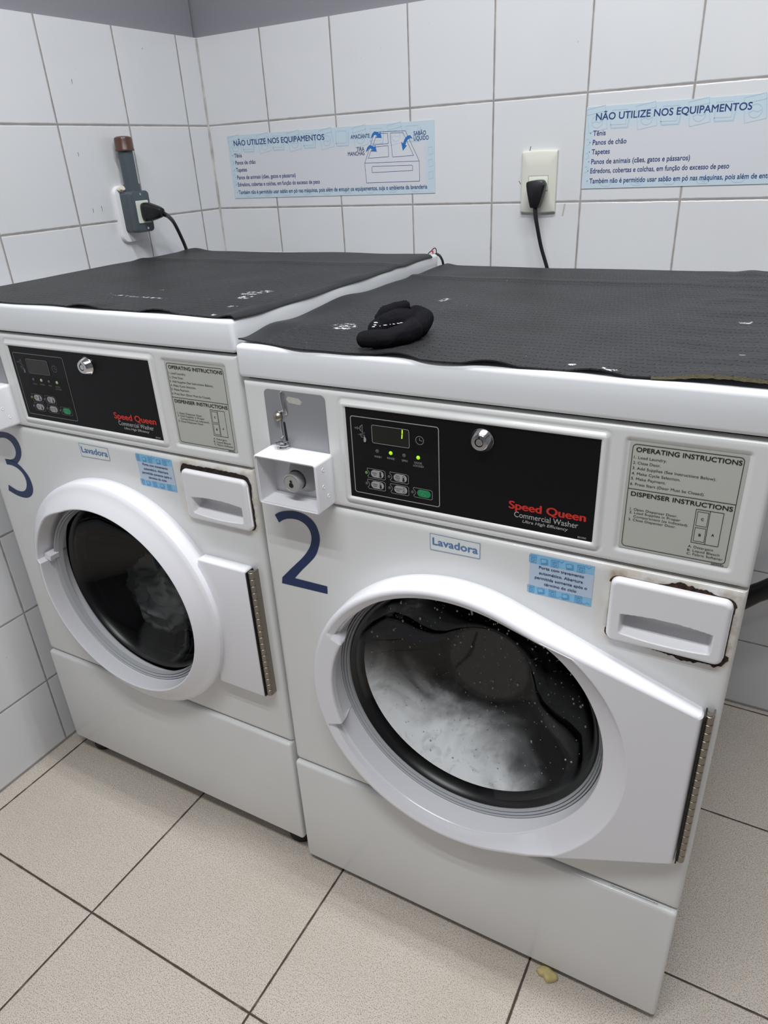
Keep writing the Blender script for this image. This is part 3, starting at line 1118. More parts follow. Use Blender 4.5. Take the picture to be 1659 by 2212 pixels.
def sticker_notice(root):
    y = -0.0005
    x0, x1, z0, z1 = 0.4338, 0.5148, 0.7757, 0.8350
    bm = bmesh.new()
    poly(bm, [(x0, z0), (x1, z0), (x1, z1), (x0, z1)], y)
    poly(bm, [(x0, 0.7872), (x1, 0.7880), (x1, 0.8224), (x0, 0.8208)], y - 0.0002, 1)

    def tx(bm):
        yq = y - 0.0005
        text(bm, 'Porta com travamento', 0.4460, 0.8152, 0.5031, 0.0043, yq, 0.016)
        text(bm, 'autom\u00e1tico. Abertura', 0.4465, 0.8071, 0.5022, 0.0043, yq, 0.016)
        text(bm, 'permitida somente ap\u00f3s o', 0.4412, 0.7993, 0.5080, 0.0043, yq, 0.016)
        text(bm, 't\u00e9rmino do ciclo', 0.4538, 0.7916, 0.4952, 0.0043, yq, 0.016)

    def ic(bm):
        yq = y - 0.0004
        for k, x in enumerate((0.4372, 0.4525, 0.4655, 0.4850, 0.4985)):
            (icon_shirts if k % 2 else icon_washer)(bm, x, 0.8275 - 0.0005 * (k % 3), 0.0088, 0.0006, yq)
        for k, x in enumerate((0.4365, 0.4505, 0.4650, 0.4825, 0.4985)):
            (icon_shirts if k % 2 else icon_washer)(bm, x, 0.7822, 0.0086, 0.0006, yq)
        for x in (0.4740, 0.5080):
            ribbon(bm, [(x - 0.004, 0.8330), (x, 0.8300), (x + 0.003, 0.8335)], 0.0006, yq)
            ribbon(bm, [(x - 0.006, 0.7790), (x - 0.002, 0.7775), (x + 0.002, 0.7800), (x + 0.005, 0.7780)], 0.0005, yq)
    n0 = len(bm.faces)
    ic(bm)
    bm.faces.ensure_lookup_table()
    for k, f in enumerate(bm.faces):
        if k >= n0:
            f.material_index = 2
        f.normal_update()
        if f.normal.y > 0:
            f.normal_flip()
    s = finish(bm, 'door_notice_sticker', [M_STKBLUE, M_STKPALE, M_STKICON], root, smooth=False, recalc=False)
    s['label'] = 'light blue sticker with a four line door notice'
    prints('notice_lettering', M_NAVY, s, tx)


D2 = [(0.0273, 0.808), (0.0379, 0.815), (0.0559, 0.8206), (0.0731, 0.822), (0.091, 0.8172), (0.1031, 0.8054), (0.1078, 0.7849), (0.1034, 0.7663), (0.0954, 0.7496), (0.0809, 0.7325), (0.0660, 0.7165), (0.0509, 0.6985)]
D2b = [(0.0256, 0.6937), (0.0469, 0.7164), (0.073, 0.7438), (0.0879, 0.7657), (0.0925, 0.7857), (0.086, 0.8008), (0.0715, 0.8078), (0.0541, 0.8067), (0.0424, 0.802), (0.0336, 0.7958)]
D3 = [(0.034, 0.8110), (0.0500, 0.8205), (0.0720, 0.8250), (0.0945, 0.8245), (0.1112, 0.8170), (0.1180, 0.8021), (0.1150, 0.786), (0.1058, 0.7729), (0.0925, 0.7618)]
D3a = [(0.1040, 0.7540), (0.1171, 0.7367), (0.1191, 0.7147), (0.111, 0.6988), (0.0964, 0.6890), (0.0800, 0.6855), (0.0582, 0.6871), (0.0359, 0.6936)]
D3b = [(0.0411, 0.7072), (0.0557, 0.7014), (0.0691, 0.6985), (0.0844, 0.7002), (0.0966, 0.7087), (0.1040, 0.7245), (0.1010, 0.7402), (0.0890, 0.7510), (0.0730, 0.7550), (0.0574, 0.7543)]
D3c = [(0.0571, 0.7663), (0.0720, 0.7670), (0.0865, 0.7715), (0.0964, 0.7810), (0.1000, 0.7930), (0.0950, 0.8060), (0.0820, 0.8125), (0.0660, 0.8120), (0.0480, 0.8060), (0.0385, 0.7990)]


def open_catmull(pts, n=5):
    P = [Vector(p) for p in pts]
    out = []
    for i in range(len(P) - 1):
        p0, p1, p2, p3 = P[max(0, i - 1)], P[i], P[i + 1], P[min(len(P) - 1, i + 2)]
        for k in range(n):
            t = k / n
            v = 0.5 * ((2 * p1) + (p2 - p0) * t + (2 * p0 - 5 * p1 + 4 * p2 - p3) * t * t + (3 * p1 - p0 - 3 * p2 + p3) * t ** 3)
            out.append((v.x, v.y))
    out.append(tuple(P[-1]))
    return out


def resample(pts, n):
    P = [Vector(p) for p in pts]
    d = [0.0]
    for a, b in zip(P, P[1:]):
        d.append(d[-1] + (b - a).length)
    out = []
    k = 0
    for i in range(n):
        t = d[-1] * i / (n - 1)
        while k < len(P) - 2 and d[k + 1] < t:
            k += 1
        f = (t - d[k]) / max(1e-9, d[k + 1] - d[k])
        out.append(tuple(P[k].lerp(P[k + 1], min(1.0, f))))
    return out


def strip(bm, A, B, y, n=60):
    a = [bm.verts.new((x, y, z)) for x, z in resample(open_catmull(A), n)]
    b = [bm.verts.new((x, y, z)) for x, z in resample(open_catmull(B), n)]
    for i in range(n - 1):
        bm.faces.new((a[i], a[i + 1], b[i + 1], b[i]))


def number_decal(root, kind):
    def dg(bm):
        y = -0.0005
        if kind == 2:
            strip(bm, D2, D2b[::-1], y)
            poly(bm, [(0.0256, 0.6937), (0.0509, 0.6985), (0.1126, 0.6991), (0.1118, 0.6848), (0.0233, 0.6818)], y)
        else:
            strip(bm, D3, D3c[::-1], y)
            strip(bm, [(0.0925, 0.7618)] + D3a, D3b[::-1], y)
            poly(bm, [D3c[0], (0.0735, 0.7670), (0.0925, 0.7618), D3b[-1]], y)
        bmesh.ops.remove_doubles(bm, verts=bm.verts[:], dist=0.0002)
    o = prints('number_decal', M_NAVY2, root, dg)
    o['label'] = 'large navy blue number %d' % kind


def dispenser(root, kind):
    dz = -0.004 if kind == 3 else 0.0
    dy = 0.0015 if kind == 3 else 0.0
    x0, x1, z0, z1 = 0.5365, 0.6715, 0.7390 + dz, 0.8290 + dz

    def fn(x, z):
        # slightly narrower towards the top left, bowed lower edge
        d = sd_rrect(x, z, x0, x1, z0, z1, 0.010)
        y = -0.0095 + dy
        if d > -0.006:
            t = min(1.0, (d + 0.006) / 0.006)
            y += 0.006 * (1 - math.sqrt(max(0, 1 - t * t)))
        zt = z1 - 0.0475 + 0.004 * (1 - ((x - 0.604) / 0.052) ** 2)
        zb = z1 - 0.0765 - 0.0035 * (1 - ((x - 0.604) / 0.052) ** 2)
        inx = min(x - 0.5515, 0.6575 - x)
        inz = min(zt - z, z - zb)
        k = min(inx, inz)
        if k > 0 and inx > 0:
            # deep at the top, ramping up at the lower lip
            ramp = 0.25 * sstep(0.0, 0.0040, z - zb) + 0.75 * sstep(0.001, 0.013, z - zb)
            y += 0.026 * sstep(0.0, 0.0034, min(inx * 0.8, zt - z)) * ramp
        return y
    bm = bmesh.new()
    step = 0.0008
    nx, nz = int((x1 - x0) / step), int((z1 - z0) / step)
    sd = lambda x, z: sd_rrect(x, z, x0, x1, z0, z1, 0.010)
    rows = []
    for j in range(-1, nz + 2):
        z = z0 + (z1 - z0) * j / nz
        row = []
        for i in range(-1, nx + 2):
            x = x0 + (x1 - x0) * i / nx
            d = sd(x, z)
            if d > step * 1.3:
                row.append(None)
                continue
            xx, zz = x, z
            if d > 0:
                gx = (sd(x + 1e-4, z) - sd(x - 1e-4, z)) / 2e-4
                gz = (sd(x, z + 1e-4) - sd(x, z - 1e-4)) / 2e-4
                xx, zz = x - gx * d, z - gz * d
            row.append(bm.verts.new((xx, fn(xx, zz), zz)))
        rows.append(row)
    for j in range(nz + 2):
        for i in range(nx + 2):
            q_ = (rows[j][i], rows[j][i + 1], rows[j + 1][i + 1], rows[j + 1][i])
            if all(q_):
                bm.faces.new(q_)
    out = rrect(x0, x1, z0, z1, 0.010, 8)
    bridge(bm, [[(x, -0.0035 + dy, z) for x, z in out], [(x, -0.0003, z) for x, z in out]])
    d = finish(bm, 'dispenser_drawer', M_PLASTIC, root, angle=60)
    # flat ring painting rust and the gap's shade round the drawer, uneven edge
    bm = bmesh.new()
    pts = []
    for x, z in rrect(0.5335, 0.6755, 0.7355, 0.8315, 0.012, 10):
        pts.append((x, z))
    dense = []
    for a, b in zip(pts, pts[1:] + pts[:1]):
        L = math.hypot(b[0] - a[0], b[1] - a[1])
        m = max(1, int(L / 0.0012))
        for k in range(m):
            dense.append((a[0] + (b[0] - a[0]) * k / m, a[1] + (b[1] - a[1]) * k / m))
    ring = []
    for x, z in dense:
        n = noise.noise(Vector((x * 55, z * 55, 3.0 * kind))) + 0.6 * noise.noise(Vector((x * 210, z * 210, 5.0)))
        g = -0.0022
        if kind == 2:
            if z > 0.81 and x > 0.590:
                g = -0.0016 + 0.0062 * sstep(0.590, 0.612, x) * (1 - sstep(0.640, 0.655, x)) * (0.55 + 0.9 * abs(n))
            if z < 0.75:
                g = -0.0008 + 0.0062 * sstep(0.575, 0.615, x) * (0.4 + 0.9 * abs(n))
        else:
            if z > 0.81:
                g = 0.0018 + 0.0016 * n
            elif x > 0.66:
                g = 0.0006 + 0.0016 * n
            elif z < 0.75 and x > 0.60:
                g = -0.0012 + 0.0022 * max(0, n)
        cx, cz = 0.6045, 0.7835
        v = Vector((x - cx, z - cz))
        nx_, nz_ = (0, 1) if z > 0.82 else ((0, -1) if z < 0.745 else ((1, 0) if x > cx else (-1, 0)))
        ring.append((x + nx_ * g, z + nz_ * g))
    inner = [(0.6045 + (x - 0.6045) * 0.955, 0.7835 + dz + (z - 0.7835) * 0.93) for x, z in dense]
    bridge(bm, [[(x, -0.0006, z) for x, z in ring], [(x, -0.0006, z) for x, z in inner]])
    r = finish(bm, 'rusted_gap', M_RUST if kind == 2 else M_RUSTGAP, root, smooth=False)
    r['label'] = 'dark brown rust and painted dark gap round the drawer'


def coin_unit(root):
    # metal plate
    bm = bmesh.new()
    slab(bm, rrect(0.0375, 0.1395, 0.915, 1.0108, 0.0075), -0.0012, 0.002)
    pl = finish(bm, 'coin_plate', M_PLATE, root, smooth=False)
    y = -0.0014

    def slot(bm):
        poly(bm, [(0.0698, 1.0068), (0.0712, 1.0070), (0.0728, 0.9852), (0.0716, 0.9850)], y)
        poly(bm, [(0.0655, 0.9640), (0.0672, 0.9655), (0.0692, 0.9640), (0.0708, 0.9360), (0.0664, 0.9365)], y)
        poly(bm, circle2(0.0590, 0.9745, 0.0052, 20), y)
    prints('coin_slot', M_DARK, pl, slot)

    def hexa(bm):
        poly(bm, [(0.0751, 0.9993), (0.0790, 1.0035), (0.0965, 1.0025), (0.1024, 0.9980), (0.0985, 0.9930), (0.0795, 0.9945)], y)
    prints('worn_sticker', mat('worn_sticker', (190, 188, 180), 0.6, var=0.1, vscale=200), pl, hexa)
    bm = bmesh.new()
    tube(bm, [(0.0668, -0.0018, 1.0078), (0.0672, -0.0018, 0.9960), (0.0690, -0.0018, 0.9840), (0.0655, -0.0018, 0.9805), (0.0600, -0.0018, 0.9798)], 0.0017, 8)
    tube(bm, [(0.0668, -0.0018, 1.0078), (0.0690, -0.0018, 1.0098), (0.0715, -0.0018, 1.0085), (0.0728, -0.0018, 0.9970), (0.0745, -0.0018, 0.9790), (0.0715, -0.0018, 0.9770)], 0.0011, 8)
    tube(bm, [(0.0620, -0.0018, 0.9690), (0.0622, -0.0018, 0.9560), (0.0632, -0.0018, 0.9430), (0.0600, -0.0018, 0.9405)], 0.0016, 8)
    finish(bm, 'slot_rim', M_CHROME, pl)
    bm = bmesh.new()
    bmesh.ops.create_uvsphere(bm, u_segments=20, v_segments=12, radius=0.0072, matrix=Matrix.Translation((0.0592, -0.0030, 0.9722)))
    finish(bm, 'round_stud', M_STEEL, pl)
    bm = bmesh.new()
    ring = [(0.0645 + 0.0108 * math.cos(2 * PI * k / 16), -0.0085 + 0.0068 * math.sin(2 * PI * k / 16), 0.9338) for k in range(17)]
    tube(bm, ring, 0.0014, 8)
    loops = []
    for r, z in ((0.0070, 0.9268), (0.0072, 0.9285), (0.0040, 0.9335)):
        loops.append([(0.0640 + r * math.cos(2 * PI * k / 20), -0.0085 + r * math.sin(2 * PI * k / 20), z) for k in range(20)])
    bridge(bm, loops)
    finish(bm, 'steel_ring', M_CHROME, pl)
    # open fronted coin box
    x0, x1, z0, z1, yf = 0.0375, 0.1435, 0.8500, 0.9268, -0.0435
    bm = bmesh.new()
    O = rrect(x0, x1, z0, z1, 0.005, 5)
    I = rrect(x0 + 0.0042, x1 - 0.0042, z0 + 0.0042, z1 - 0.0042, 0.002, 5)
    I2 = rrect(x0 + 0.0022, x1 - 0.0022, z0 + 0.0022, z1 - 0.0022, 0.004, 5)
    bridge(bm, [[(x, 0.0, z) for x, z in O], [(x, yf + 0.0015, z) for x, z in O], [(x, yf, z) for x, z in rrect(x0 + 0.0012, x1 - 0.0012, z0 + 0.0012, z1 - 0.0012, 0.004, 5)], [(x, yf, z) for x, z in I2],
                [(x, yf + 0.0018, z) for x, z in I2], [(x, yf + 0.0018, z) for x, z in I], [(x, -0.003, z) for x, z in I]])
    poly(bm, I, -0.003)
    cb = finish(bm, 'coin_box', M_PLASTIC, root, angle=35)
    bm = bmesh.new()
    cx, cz = 0.0905, 0.8850
    lathe_y(bm, cx + 0.004, cz + 0.003, [(0.027, -0.003), (0.0235, -0.008), (0.0185, -0.016), (0.0150, -0.0215)], 40, mi=1)
    lathe_y(bm, cx, cz, [(0.0148, -0.006), (0.0145, -0.0300), (0.0138, -0.0312), (0.0128, -0.0315)], 40, mi=1)
    lathe_y(bm, cx, cz, [(0.0128, -0.0315), (0.0126, -0.0306), (0.0003, -0.0306)], 40, mi=2)
    lathe_y(bm, cx - 0.014, cz - 0.008, [(0.0085, -0.003), (0.0080, -0.010), (0.0060, -0.014), (0.0003, -0.0145)], 24, mi=1)
    poly(bm, circle2(cx - 0.001, cz - 0.0030, 0.0038, 20), -0.0311, 3)
    poly(bm, circle2(cx - 0.001, cz + 0.0030, 0.0020, 16), -0.0311, 3)
    finish(bm, 'coin_box_lock', [M_CHROME, mat('cast_metal', (168, 168, 170), 0.4), mat('lock_face', (178, 176, 172), 0.35, 0.3), M_DARK], cb, angle=35)
    bm = bmesh.new()
    for yy, zz in ((-0.026, 0.9130), (-0.028, 0.8880), (-0.018, 0.8700)):
        n = 16
        loops = [[(x1 + e, yy + r * math.cos(2 * PI * k / n), zz + r * 1.05 * math.sin(2 * PI * k / n)) for k in range(n)] for r, e in ((0.0028, -0.0004), (0.0026, 0.0005), (0.0022, 0.0007), (0.0018, 0.0002), (0.0002, 0.0002))]
        bridge(bm, loops)
    finish(bm, 'plug_cap', M_PLASTIC, cb, angle=30)
    return cb


def washer(kind, loc, rz, label, zfloor):
    root = thing('washing_machine', label, 'washing machine', loc, rz, 'front loading washing machines')
    cx, cz = DC
    # carcass: sides, back, bottom
    bm = bmesh.new()
    bx(bm, 0.001, 0.012, 0.010, 0.665, B0 + 0.004, 1.0195, 0.003, 2)
    bx(bm, WID - 0.012, WID - 0.001, 0.010, 0.665, B0 + 0.004, 1.0195, 0.003, 2)
    bx(bm, 0.010, WID - 0.010, 0.655, 0.665, B0 + 0.004, 1.0195)
    bx(bm, 0.010, WID - 0.010, 0.020, 0.660, B0 + 0.004, B0 + 0.012)
    bx(bm, 0.010, WID - 0.010, 0.012, 0.03, 0.276, 0.290, mi=1)
    bx(bm, 0.010, WID - 0.010, 0.012, 0.03, 0.836, 0.852, mi=1)
    bx(bm, 0.004, WID - 0.004, 0.012, 0.64, 1.010, 1.026, mi=1)
    finish(bm, 'cabinet', [M_ENAMEL, M_DARK], root)
    # lid
    bm = bmesh.new()
    bx(bm, -0.003, WID + 0.003, -0.003, 0.690, 1.0240, 1.0705, 0.0062, 4)
    finish(bm, 'lid', M_LID, root, angle=45)
    control_panel(root)
    cp = root.children[-1] if False else [o for o in root.children if o.name.startswith('control_panel')][0]
    fascia(cp, kind)
    instruction_label(root)
    front_panel(root)
    # kick panel
    bm = bmesh.new()
    bx(bm, 0.0005, WID - 0.0005, -0.006, 0.03, B0, 0.2800, 0.006, 4)
    finish(bm, 'kick_panel', M_ENAMEL, root, angle=45)
    if kind == 2:
        bm = bmesh.new()
        A = [(0.585 + 0.07 * k / 40, 0.2826 + 0.0012 * noise.noise(Vector((k * 0.9, 1, 0)))) for k in range(41)]
        B = [(0.585 + 0.07 * k / 40, 0.2806 - 0.0012 * max(0.0, noise.noise(Vector((k * 0.5, 4, 2))))) for k in range(41)]
        bridge(bm, [[(x, -0.0003, z) for x, z in A], [(x, 0.0010, z) for x, z in B]], False)
        finish(bm, 'rusted_seam', M_RUST, root, smooth=False)['label'] = 'rust along the seam over the kick panel'
    # feet
    for fx in (0.040, WID - 0.040):
        for fy in (0.045, 0.62):
            bm = bmesh.new()
            loops = []
            for r, z in ((0.030, -zfloor + 0.0005), (0.031, -zfloor + 0.006), (0.026, -zfloor + 0.016), (0.012, -zfloor + 0.017), (0.012, B0 + 0.006)):
                loops.append([(fx + r * math.cos(2 * PI * k / 24), fy + r * math.sin(2 * PI * k / 24), z) for k in range(24)])
            bridge(bm, loops)
            bm.faces.ensure_lookup_table()
            bm.faces.new([v for v in bm.verts if abs(v.co.z - (-zfloor + 0.0005)) < 1e-6])
            finish(bm, 'foot', M_FOOT, root, angle=40)
    # drum and bellows
    bm = bmesh.new()
    lathe_y(bm, cx, cz, [(0.2180, 0.026), (0.214, 0.045), (0.222, 0.056), (0.235, 0.060)])
    finish(bm, 'door_bellows', M_RUBBERSEAL, root, angle=60)
    bm = bmesh.new()
    lathe_y(bm, cx, cz, [(0.2330, 0.060), (0.262, 0.070), (0.268, 0.080), (0.268, 0.430), (0.255, 0.448), (0.0005, 0.452)])
    for k in range(3):
        a = 2 * PI * k / 3 + 0.5
        t = Vector((math.cos(a), 0, math.sin(a)))
        s = Vector((-math.sin(a), 0, math.cos(a)))
        c = Vector((cx, 0, cz))
        lp = []
        for yy in (0.10, 0.42):
            lp.append([tuple(c + t * r + s * w + Vector((0, yy, 0))) for r, w in ((0.267, -0.035), (0.215, -0.012), (0.208, 0.0), (0.215, 0.012), (0.267, 0.035))])
        bridge(bm, lp, False)
    finish(bm, 'drum', M_DRUM, root, angle=40)
    # door
    if kind == 2:
        d = door_teardrop(root)
    else:
        d = door_round(root)
    porthole(d, kind == 3)
    hinge(root, 0.405, 0.670) if kind == 2 else hinge(root, 0.402, 0.663, 0.6605)
    dispenser(root, kind)
    coin_unit(root)
    number_decal(root, kind)
    sticker_name(root)
    sticker_notice(root)
    return root


A2, A3 = 0.0092, 0.0111
L3 = (-0.6923, -0.0040, 0.0317)
m2 = washer(2, (0, 0, 0), A2, 'white front loader marked with a navy 2, suds behind its tapering door', 0.0)
m3 = washer(3, L3, A3, 'white front loader marked with a navy 3, round ring door, in the corner', L3[2])


def loc2(p):
    c, s = math.cos(A2), math.sin(A2)
    return Vector((p[0] * c - p[1] * s, p[0] * s + p[1] * c, p[2]))


def loc3(p):
    c, s = math.cos(A3), math.sin(A3)
    return Vector((L3[0] + p[0] * c - p[1] * s, L3[1] + p[0] * s + p[1] * c, L3[2] + p[2]))


# ------------------------------------------------------------------ what is in the drums
def suds():
    cx, cz = DC
    bm = bmesh.new()
    prof = [(0.190, 0.0365), (0.176, 0.0494), (0.152, 0.0684), (0.128, 0.0864), (0.104, 0.1034), (0.088, 0.1134), (0.077, 0.1190), (0.070, 0.1210), (0.064, 0.1216), (0.02, 0.1219), (0.0005, 0.1220)]
    lathe_y(bm, cx, cz, [(r - 0.0012, y) for r, y in prof], 128)
    rnd = random.Random(3)

    def py(r):
        for (r0, y0), (r1, y1) in zip(prof, prof[1:]):
            if r1 <= r <= r0:
                return y0 + (y1 - y0) * (r0 - r) / (r0 - r1)
        return prof[-1][1]
    for k in range(330):
        a = rnd.uniform(-PI, PI)
        r = 0.185 * math.sqrt(rnd.random())
        x, z = cx + r * math.cos(a), cz + r * math.sin(a)
        s = 0.0006 + 0.0016 * rnd.random() ** 3
        mtx = Matrix.Translation((x, py(r) - 0.0030, z)) @ Matrix.Diagonal((s, s * 0.5, s * rnd.uniform(1.0, 1.8), 1))
        res = bmesh.ops.create_icosphere(bm, subdivisions=1, radius=1.0, matrix=mtx)
        fs = {f for v in res['verts'] for f in v.link_faces}
        for f in fs:
            f.material_index = 1
    o = finish(bm, 'soap_suds', [M_SUDS, M_DROP], angle=80)
    o.rotation_euler = (0, 0, A2)
    tag(o, 'white soap suds and drops clinging inside the round glass of the machine marked 2', 'suds', kind='stuff')


suds()


def crumple(name, mtl, ctr, rad, seed, amp, label, cat):
    bm = bmesh.new()
    bmesh.ops.create_icosphere(bm, subdivisions=5, radius=1.0)
    for v in bm.verts:
        n = v.co.normalized()
        p = n * 1.7 + Vector((seed, seed * 0.7, 0))
        d = 1.0 + amp * (1.0 - 2.2 * abs(noise.noise(p))) + amp * 0.5 * (1 - 2.2 * abs(noise.noise(p * 2.6)))
        v.co = Vector((n.x * rad[0] * d, n.y * rad[1] * d, n.z * rad[2] * d))
    o = finish(bm, name, mtl, angle=80)
    o.location = loc3(ctr)
    tag(o, label, cat)
    return o


crumple('wet_towel', M_TOWEL, (0.215, 0.20, 0.375), (0.085, 0.055, 0.070), 2.3, 0.38, 'crumpled greyish white towel seen through the round glass of machine 3', 'towel')
crumple('dark_garment', M_DARKCLOTH, (0.420, 0.20, 0.335), (0.055, 0.05, 0.05), 5.1, 0.35, 'bunched dark garment low in the drum of machine 3', 'clothes')


# ------------------------------------------------------------------ rubber mats on the lids
def rubber_mat(name, mtl, w, d, fn, edge, loc, rz, label):
    bm = bmesh.new()
    nx, ny = int(w / 0.005), int(d / 0.005)
    top, bot = [], []
    for j in range(ny + 1):
        rt, rb = [], []
        for i in range(nx + 1):
            u, v = i / nx, j / ny
            x, y = edge(u, v)
            z = fn(x, y, u, v)
            rt.append(bm.verts.new((x, y, z + 0.0018)))
            rb.append(bm.verts.new((x, y, z)))
        top.append(rt)
        bot.append(rb)
    for j in range(ny):
        for i in range(nx):
            bm.faces.new((top[j][i], top[j][i + 1], top[j + 1][i + 1], top[j + 1][i]))
            bm.faces.new((bot[j][i], bot[j + 1][i], bot[j + 1][i + 1], bot[j][i + 1]))
    for a, b in ((top[0], bot[0]), (top[-1], bot[-1]), ([r[0] for r in top], [r[0] for r in bot]), ([r[-1] for r in top], [r[-1] for r in bot])):
        for i in range(len(a) - 1):
            bm.faces.new((a[i], a[i + 1], b[i + 1], b[i]))
    o = finish(bm, name, mtl, angle=60)
    o.location = loc
    o.rotation_euler = (0, 0, rz)
    tag(o, label, 'mat', 'rubber mats on the machine lids')
    return o


TOPZ = 1.0708
M_MAT2 = mat_rubber('black_rubber_mat', True, [(0.100, 0.126, 0.026, 0.034), (0.507, 0.012, 0.012, 0.010), (0.462, 0.030, 0.007, 0.006), (0.158, 0.354, 0.012, 0.02), (0.62, 0.296, 0.014, 0.010), (0.628, 0.12, 0.007, 0.005)])
M_MAT3 = mat_rubber('black_rubber_mat_scuffed', False, [(0.588, 0.170, 0.030, 0.022), (0.606, 0.190, 0.020, 0.014), (0.600, 0.135, 0.022, 0.020), (0.643, 0.016, 0.008, 0.010), (0.628, 0.072, 0.012, 0.008), (0.40, 0.10, 0.10, 0.006), (0.40, 0.16, 0.006, 0.006), (0.33, 0.11, 0.006, 0.006)])


def edge2(u, v):
    lo = -0.0025 + 0.0012 * math.sin(v * 23)
    hi = 0.690
    x = lo + (hi - lo) * u
    f = 0.0055 + 0.0022 * math.sin(x * 31 + 1.0) + 0.0012 * math.sin(x * 57) - 0.0075 * sstep(0.03, 0.12, x) * (1 - sstep(0.36, 0.48, x))
    b = 0.731 + 0.004 * math.sin(x * 19)
    return x, f + (b - f) * v


def hgt2(x, y, u, v):
    z = TOPZ + 0.0004
    fr = max(0.0, 1 - v / 0.13)
    z += 0.0042 * fr ** 1.6 * max(0.0, math.sin(x * 52.0 + 1.0) + 0.15) * sstep(0.10, 0.3, x) * (1 - sstep(0.54, 0.60, x))
    z += 0.0060 * fr * sstep(0.55, 0.64, x)
    # lifted bump and curled tip at the front left corner
    z += 0.0085 * math.exp(-((x - 0.006) / 0.035) ** 2 - ((y - 0.085) / 0.045) ** 2)
    z += math.exp(-((x + 0.003) / 0.016) ** 2) * (0.004 + 0.006 * math.exp(-((y - 0.30) / 0.10) ** 2) + 0.002 * math.sin(y * 30)) * sstep(0.1, 0.2, y)
    z += 0.003 * math.exp(-((x + 0.002) / 0.012) ** 2 - ((y - 0.004) / 0.012) ** 2)
    # long soft ridge towards the back, wrinkles at the right
    z += 0.0035 * math.exp(-((y - 0.56 - 0.02 * x) / 0.018) ** 2)
    z += 0.0022 * (noise.noise(Vector((x * 9, y * 9, 0.3))) + 0.35)
    z += 0.003 * sstep(0.48, 0.62, x) * (noise.noise(Vector((x * 16, y * 26, 4.0))) + 0.3)
    z += 0.004 * math.exp(-((x - 0.60) / 0.02) ** 2) * sstep(0.9, 1.0, v)
    return max(z, TOPZ + 0.0003)


def edge3(u, v):
    lo = 0.004
    hi = 0.6870 + 0.0005 * math.sin(v * 26)
    x = lo + (hi - lo) * u
    f = 0.0055 + 0.0022 * math.sin(x * 27) + 0.0015 * math.sin(x * 44 + 1)
    b = 0.660 + 0.003 * math.sin(x * 17)
    return x, f + (b - f) * v


def hgt3(x, y, u, v):
    z = TOPZ + 0.0004
    fr = max(0.0, 1 - v / 0.10)
    z += 0.0052 * fr ** 1.3 * max(0.0, math.sin(x * 40.0 - 1.2)) * sstep(0.25, 0.36, x)
    z += 0.0022 * math.exp(-((x - 0.672) / 0.012) ** 2) * max(0.0, math.sin(y * 22 + 0.4)) ** 2
    z += 0.003 * math.exp(-((y - 0.50) / 0.02) ** 2)
    z += 0.006 * math.exp(-((x - 0.03) / 0.03) ** 2) * sstep(0.93, 1.0, v)
    z += 0.0018 * (noise.noise(Vector((x * 8, y * 8, 7.3))) + 0.35) * (1 - sstep(0.65, 0.68, x))
    z = max(z, TOPZ + 0.0003)
    if x > 0.679:
        z -= 0.0050 * ((x - 0.679) / 0.0085) ** 2
    return z


mat2_o = rubber_mat('rubber_mat', M_MAT2, 0.70, 0.74, hgt2, edge2, (0, 0, 0), A2, 'black rubber mat of raised ovals on the machine marked 2, a sock lying on it')
rubber_mat('rubber_mat', M_MAT3, 0.68, 0.68, hgt3, edge3, L3, A3, 'black rubber mat with a worn white patch, on the machine in the corner')


bm = bmesh.new()
la, lb = [], []
for k in range(37):
    u = 0.80 + 0.19 * k / 36
    x, y = edge2(u, 0.0)
    z = hgt2(x, y, u, 0.0)
    n = 0.5 + 0.5 * noise.noise(Vector((k * 0.6, 3.0, 1.0)))
    drop = 0.0006 + 0.0028 * n * sstep(0.80, 0.86, u) * (1 - 0.6 * sstep(0.95, 0.99, u))
    la.append((x, y - 0.0006, z + 0.0012 + 0.0016 * n))
    lb.append((x, y - 0.0012, max(TOPZ + 0.0002, z - drop)))
bridge(bm, [la, lb], False)
finish(bm, 'frayed_backing', mat('olive_canvas', (104, 98, 74), 0.9, bump=0.6, bscale=700, var=0.3, vscale=300), mat2_o)['label'] = 'frayed olive fabric backing at the front edge'


# ------------------------------------------------------------------ black sock
def blob(bm, path, rad, sq=1.0, n=10):
    P = [Vector(p) for p in path]
    for i in range(len(P) - 1):
        for k in range(n):
            t = k / n
            c = P[i].lerp(P[i + 1], t)
            r = rad[i] * (1 - t) + rad[i + 1] * t
            bmesh.ops.create_icosphere(bm, subdivisions=2, radius=1.0, matrix=Matrix.Translation(c) @ Matrix.Diagonal((r, r, r * sq, 1)))
    bmesh.ops.create_icosphere(bm, subdivisions=2, radius=1.0, matrix=Matrix.Translation(P[-1]) @ Matrix.Diagonal((rad[-1], rad[-1], rad[-1] * sq, 1)))


def voxel(bm, size, smooth_it, name):
    me = bpy.data.meshes.new(name)
    bm.to_mesh(me)
    bm.free()
    o = bpy.data.objects.new(name, me)
    COL.objects.link(o)
    r = o.modifiers.new('r', 'REMESH')
    r.mode = 'VOXEL'
    r.voxel_size = size
    s = o.modifiers.new('s', 'SMOOTH')
    s.factor = 0.5
    s.iterations = smooth_it
    dg = bpy.context.evaluated_depsgraph_get()
    m2_ = bpy.data.meshes.new_from_object(o.evaluated_get(dg))
    bpy.data.objects.remove(o)
    bpy.data.meshes.remove(me)
    b2 = bmesh.new()
    b2.from_mesh(m2_)
    bpy.data.meshes.remove(m2_)
    return b2


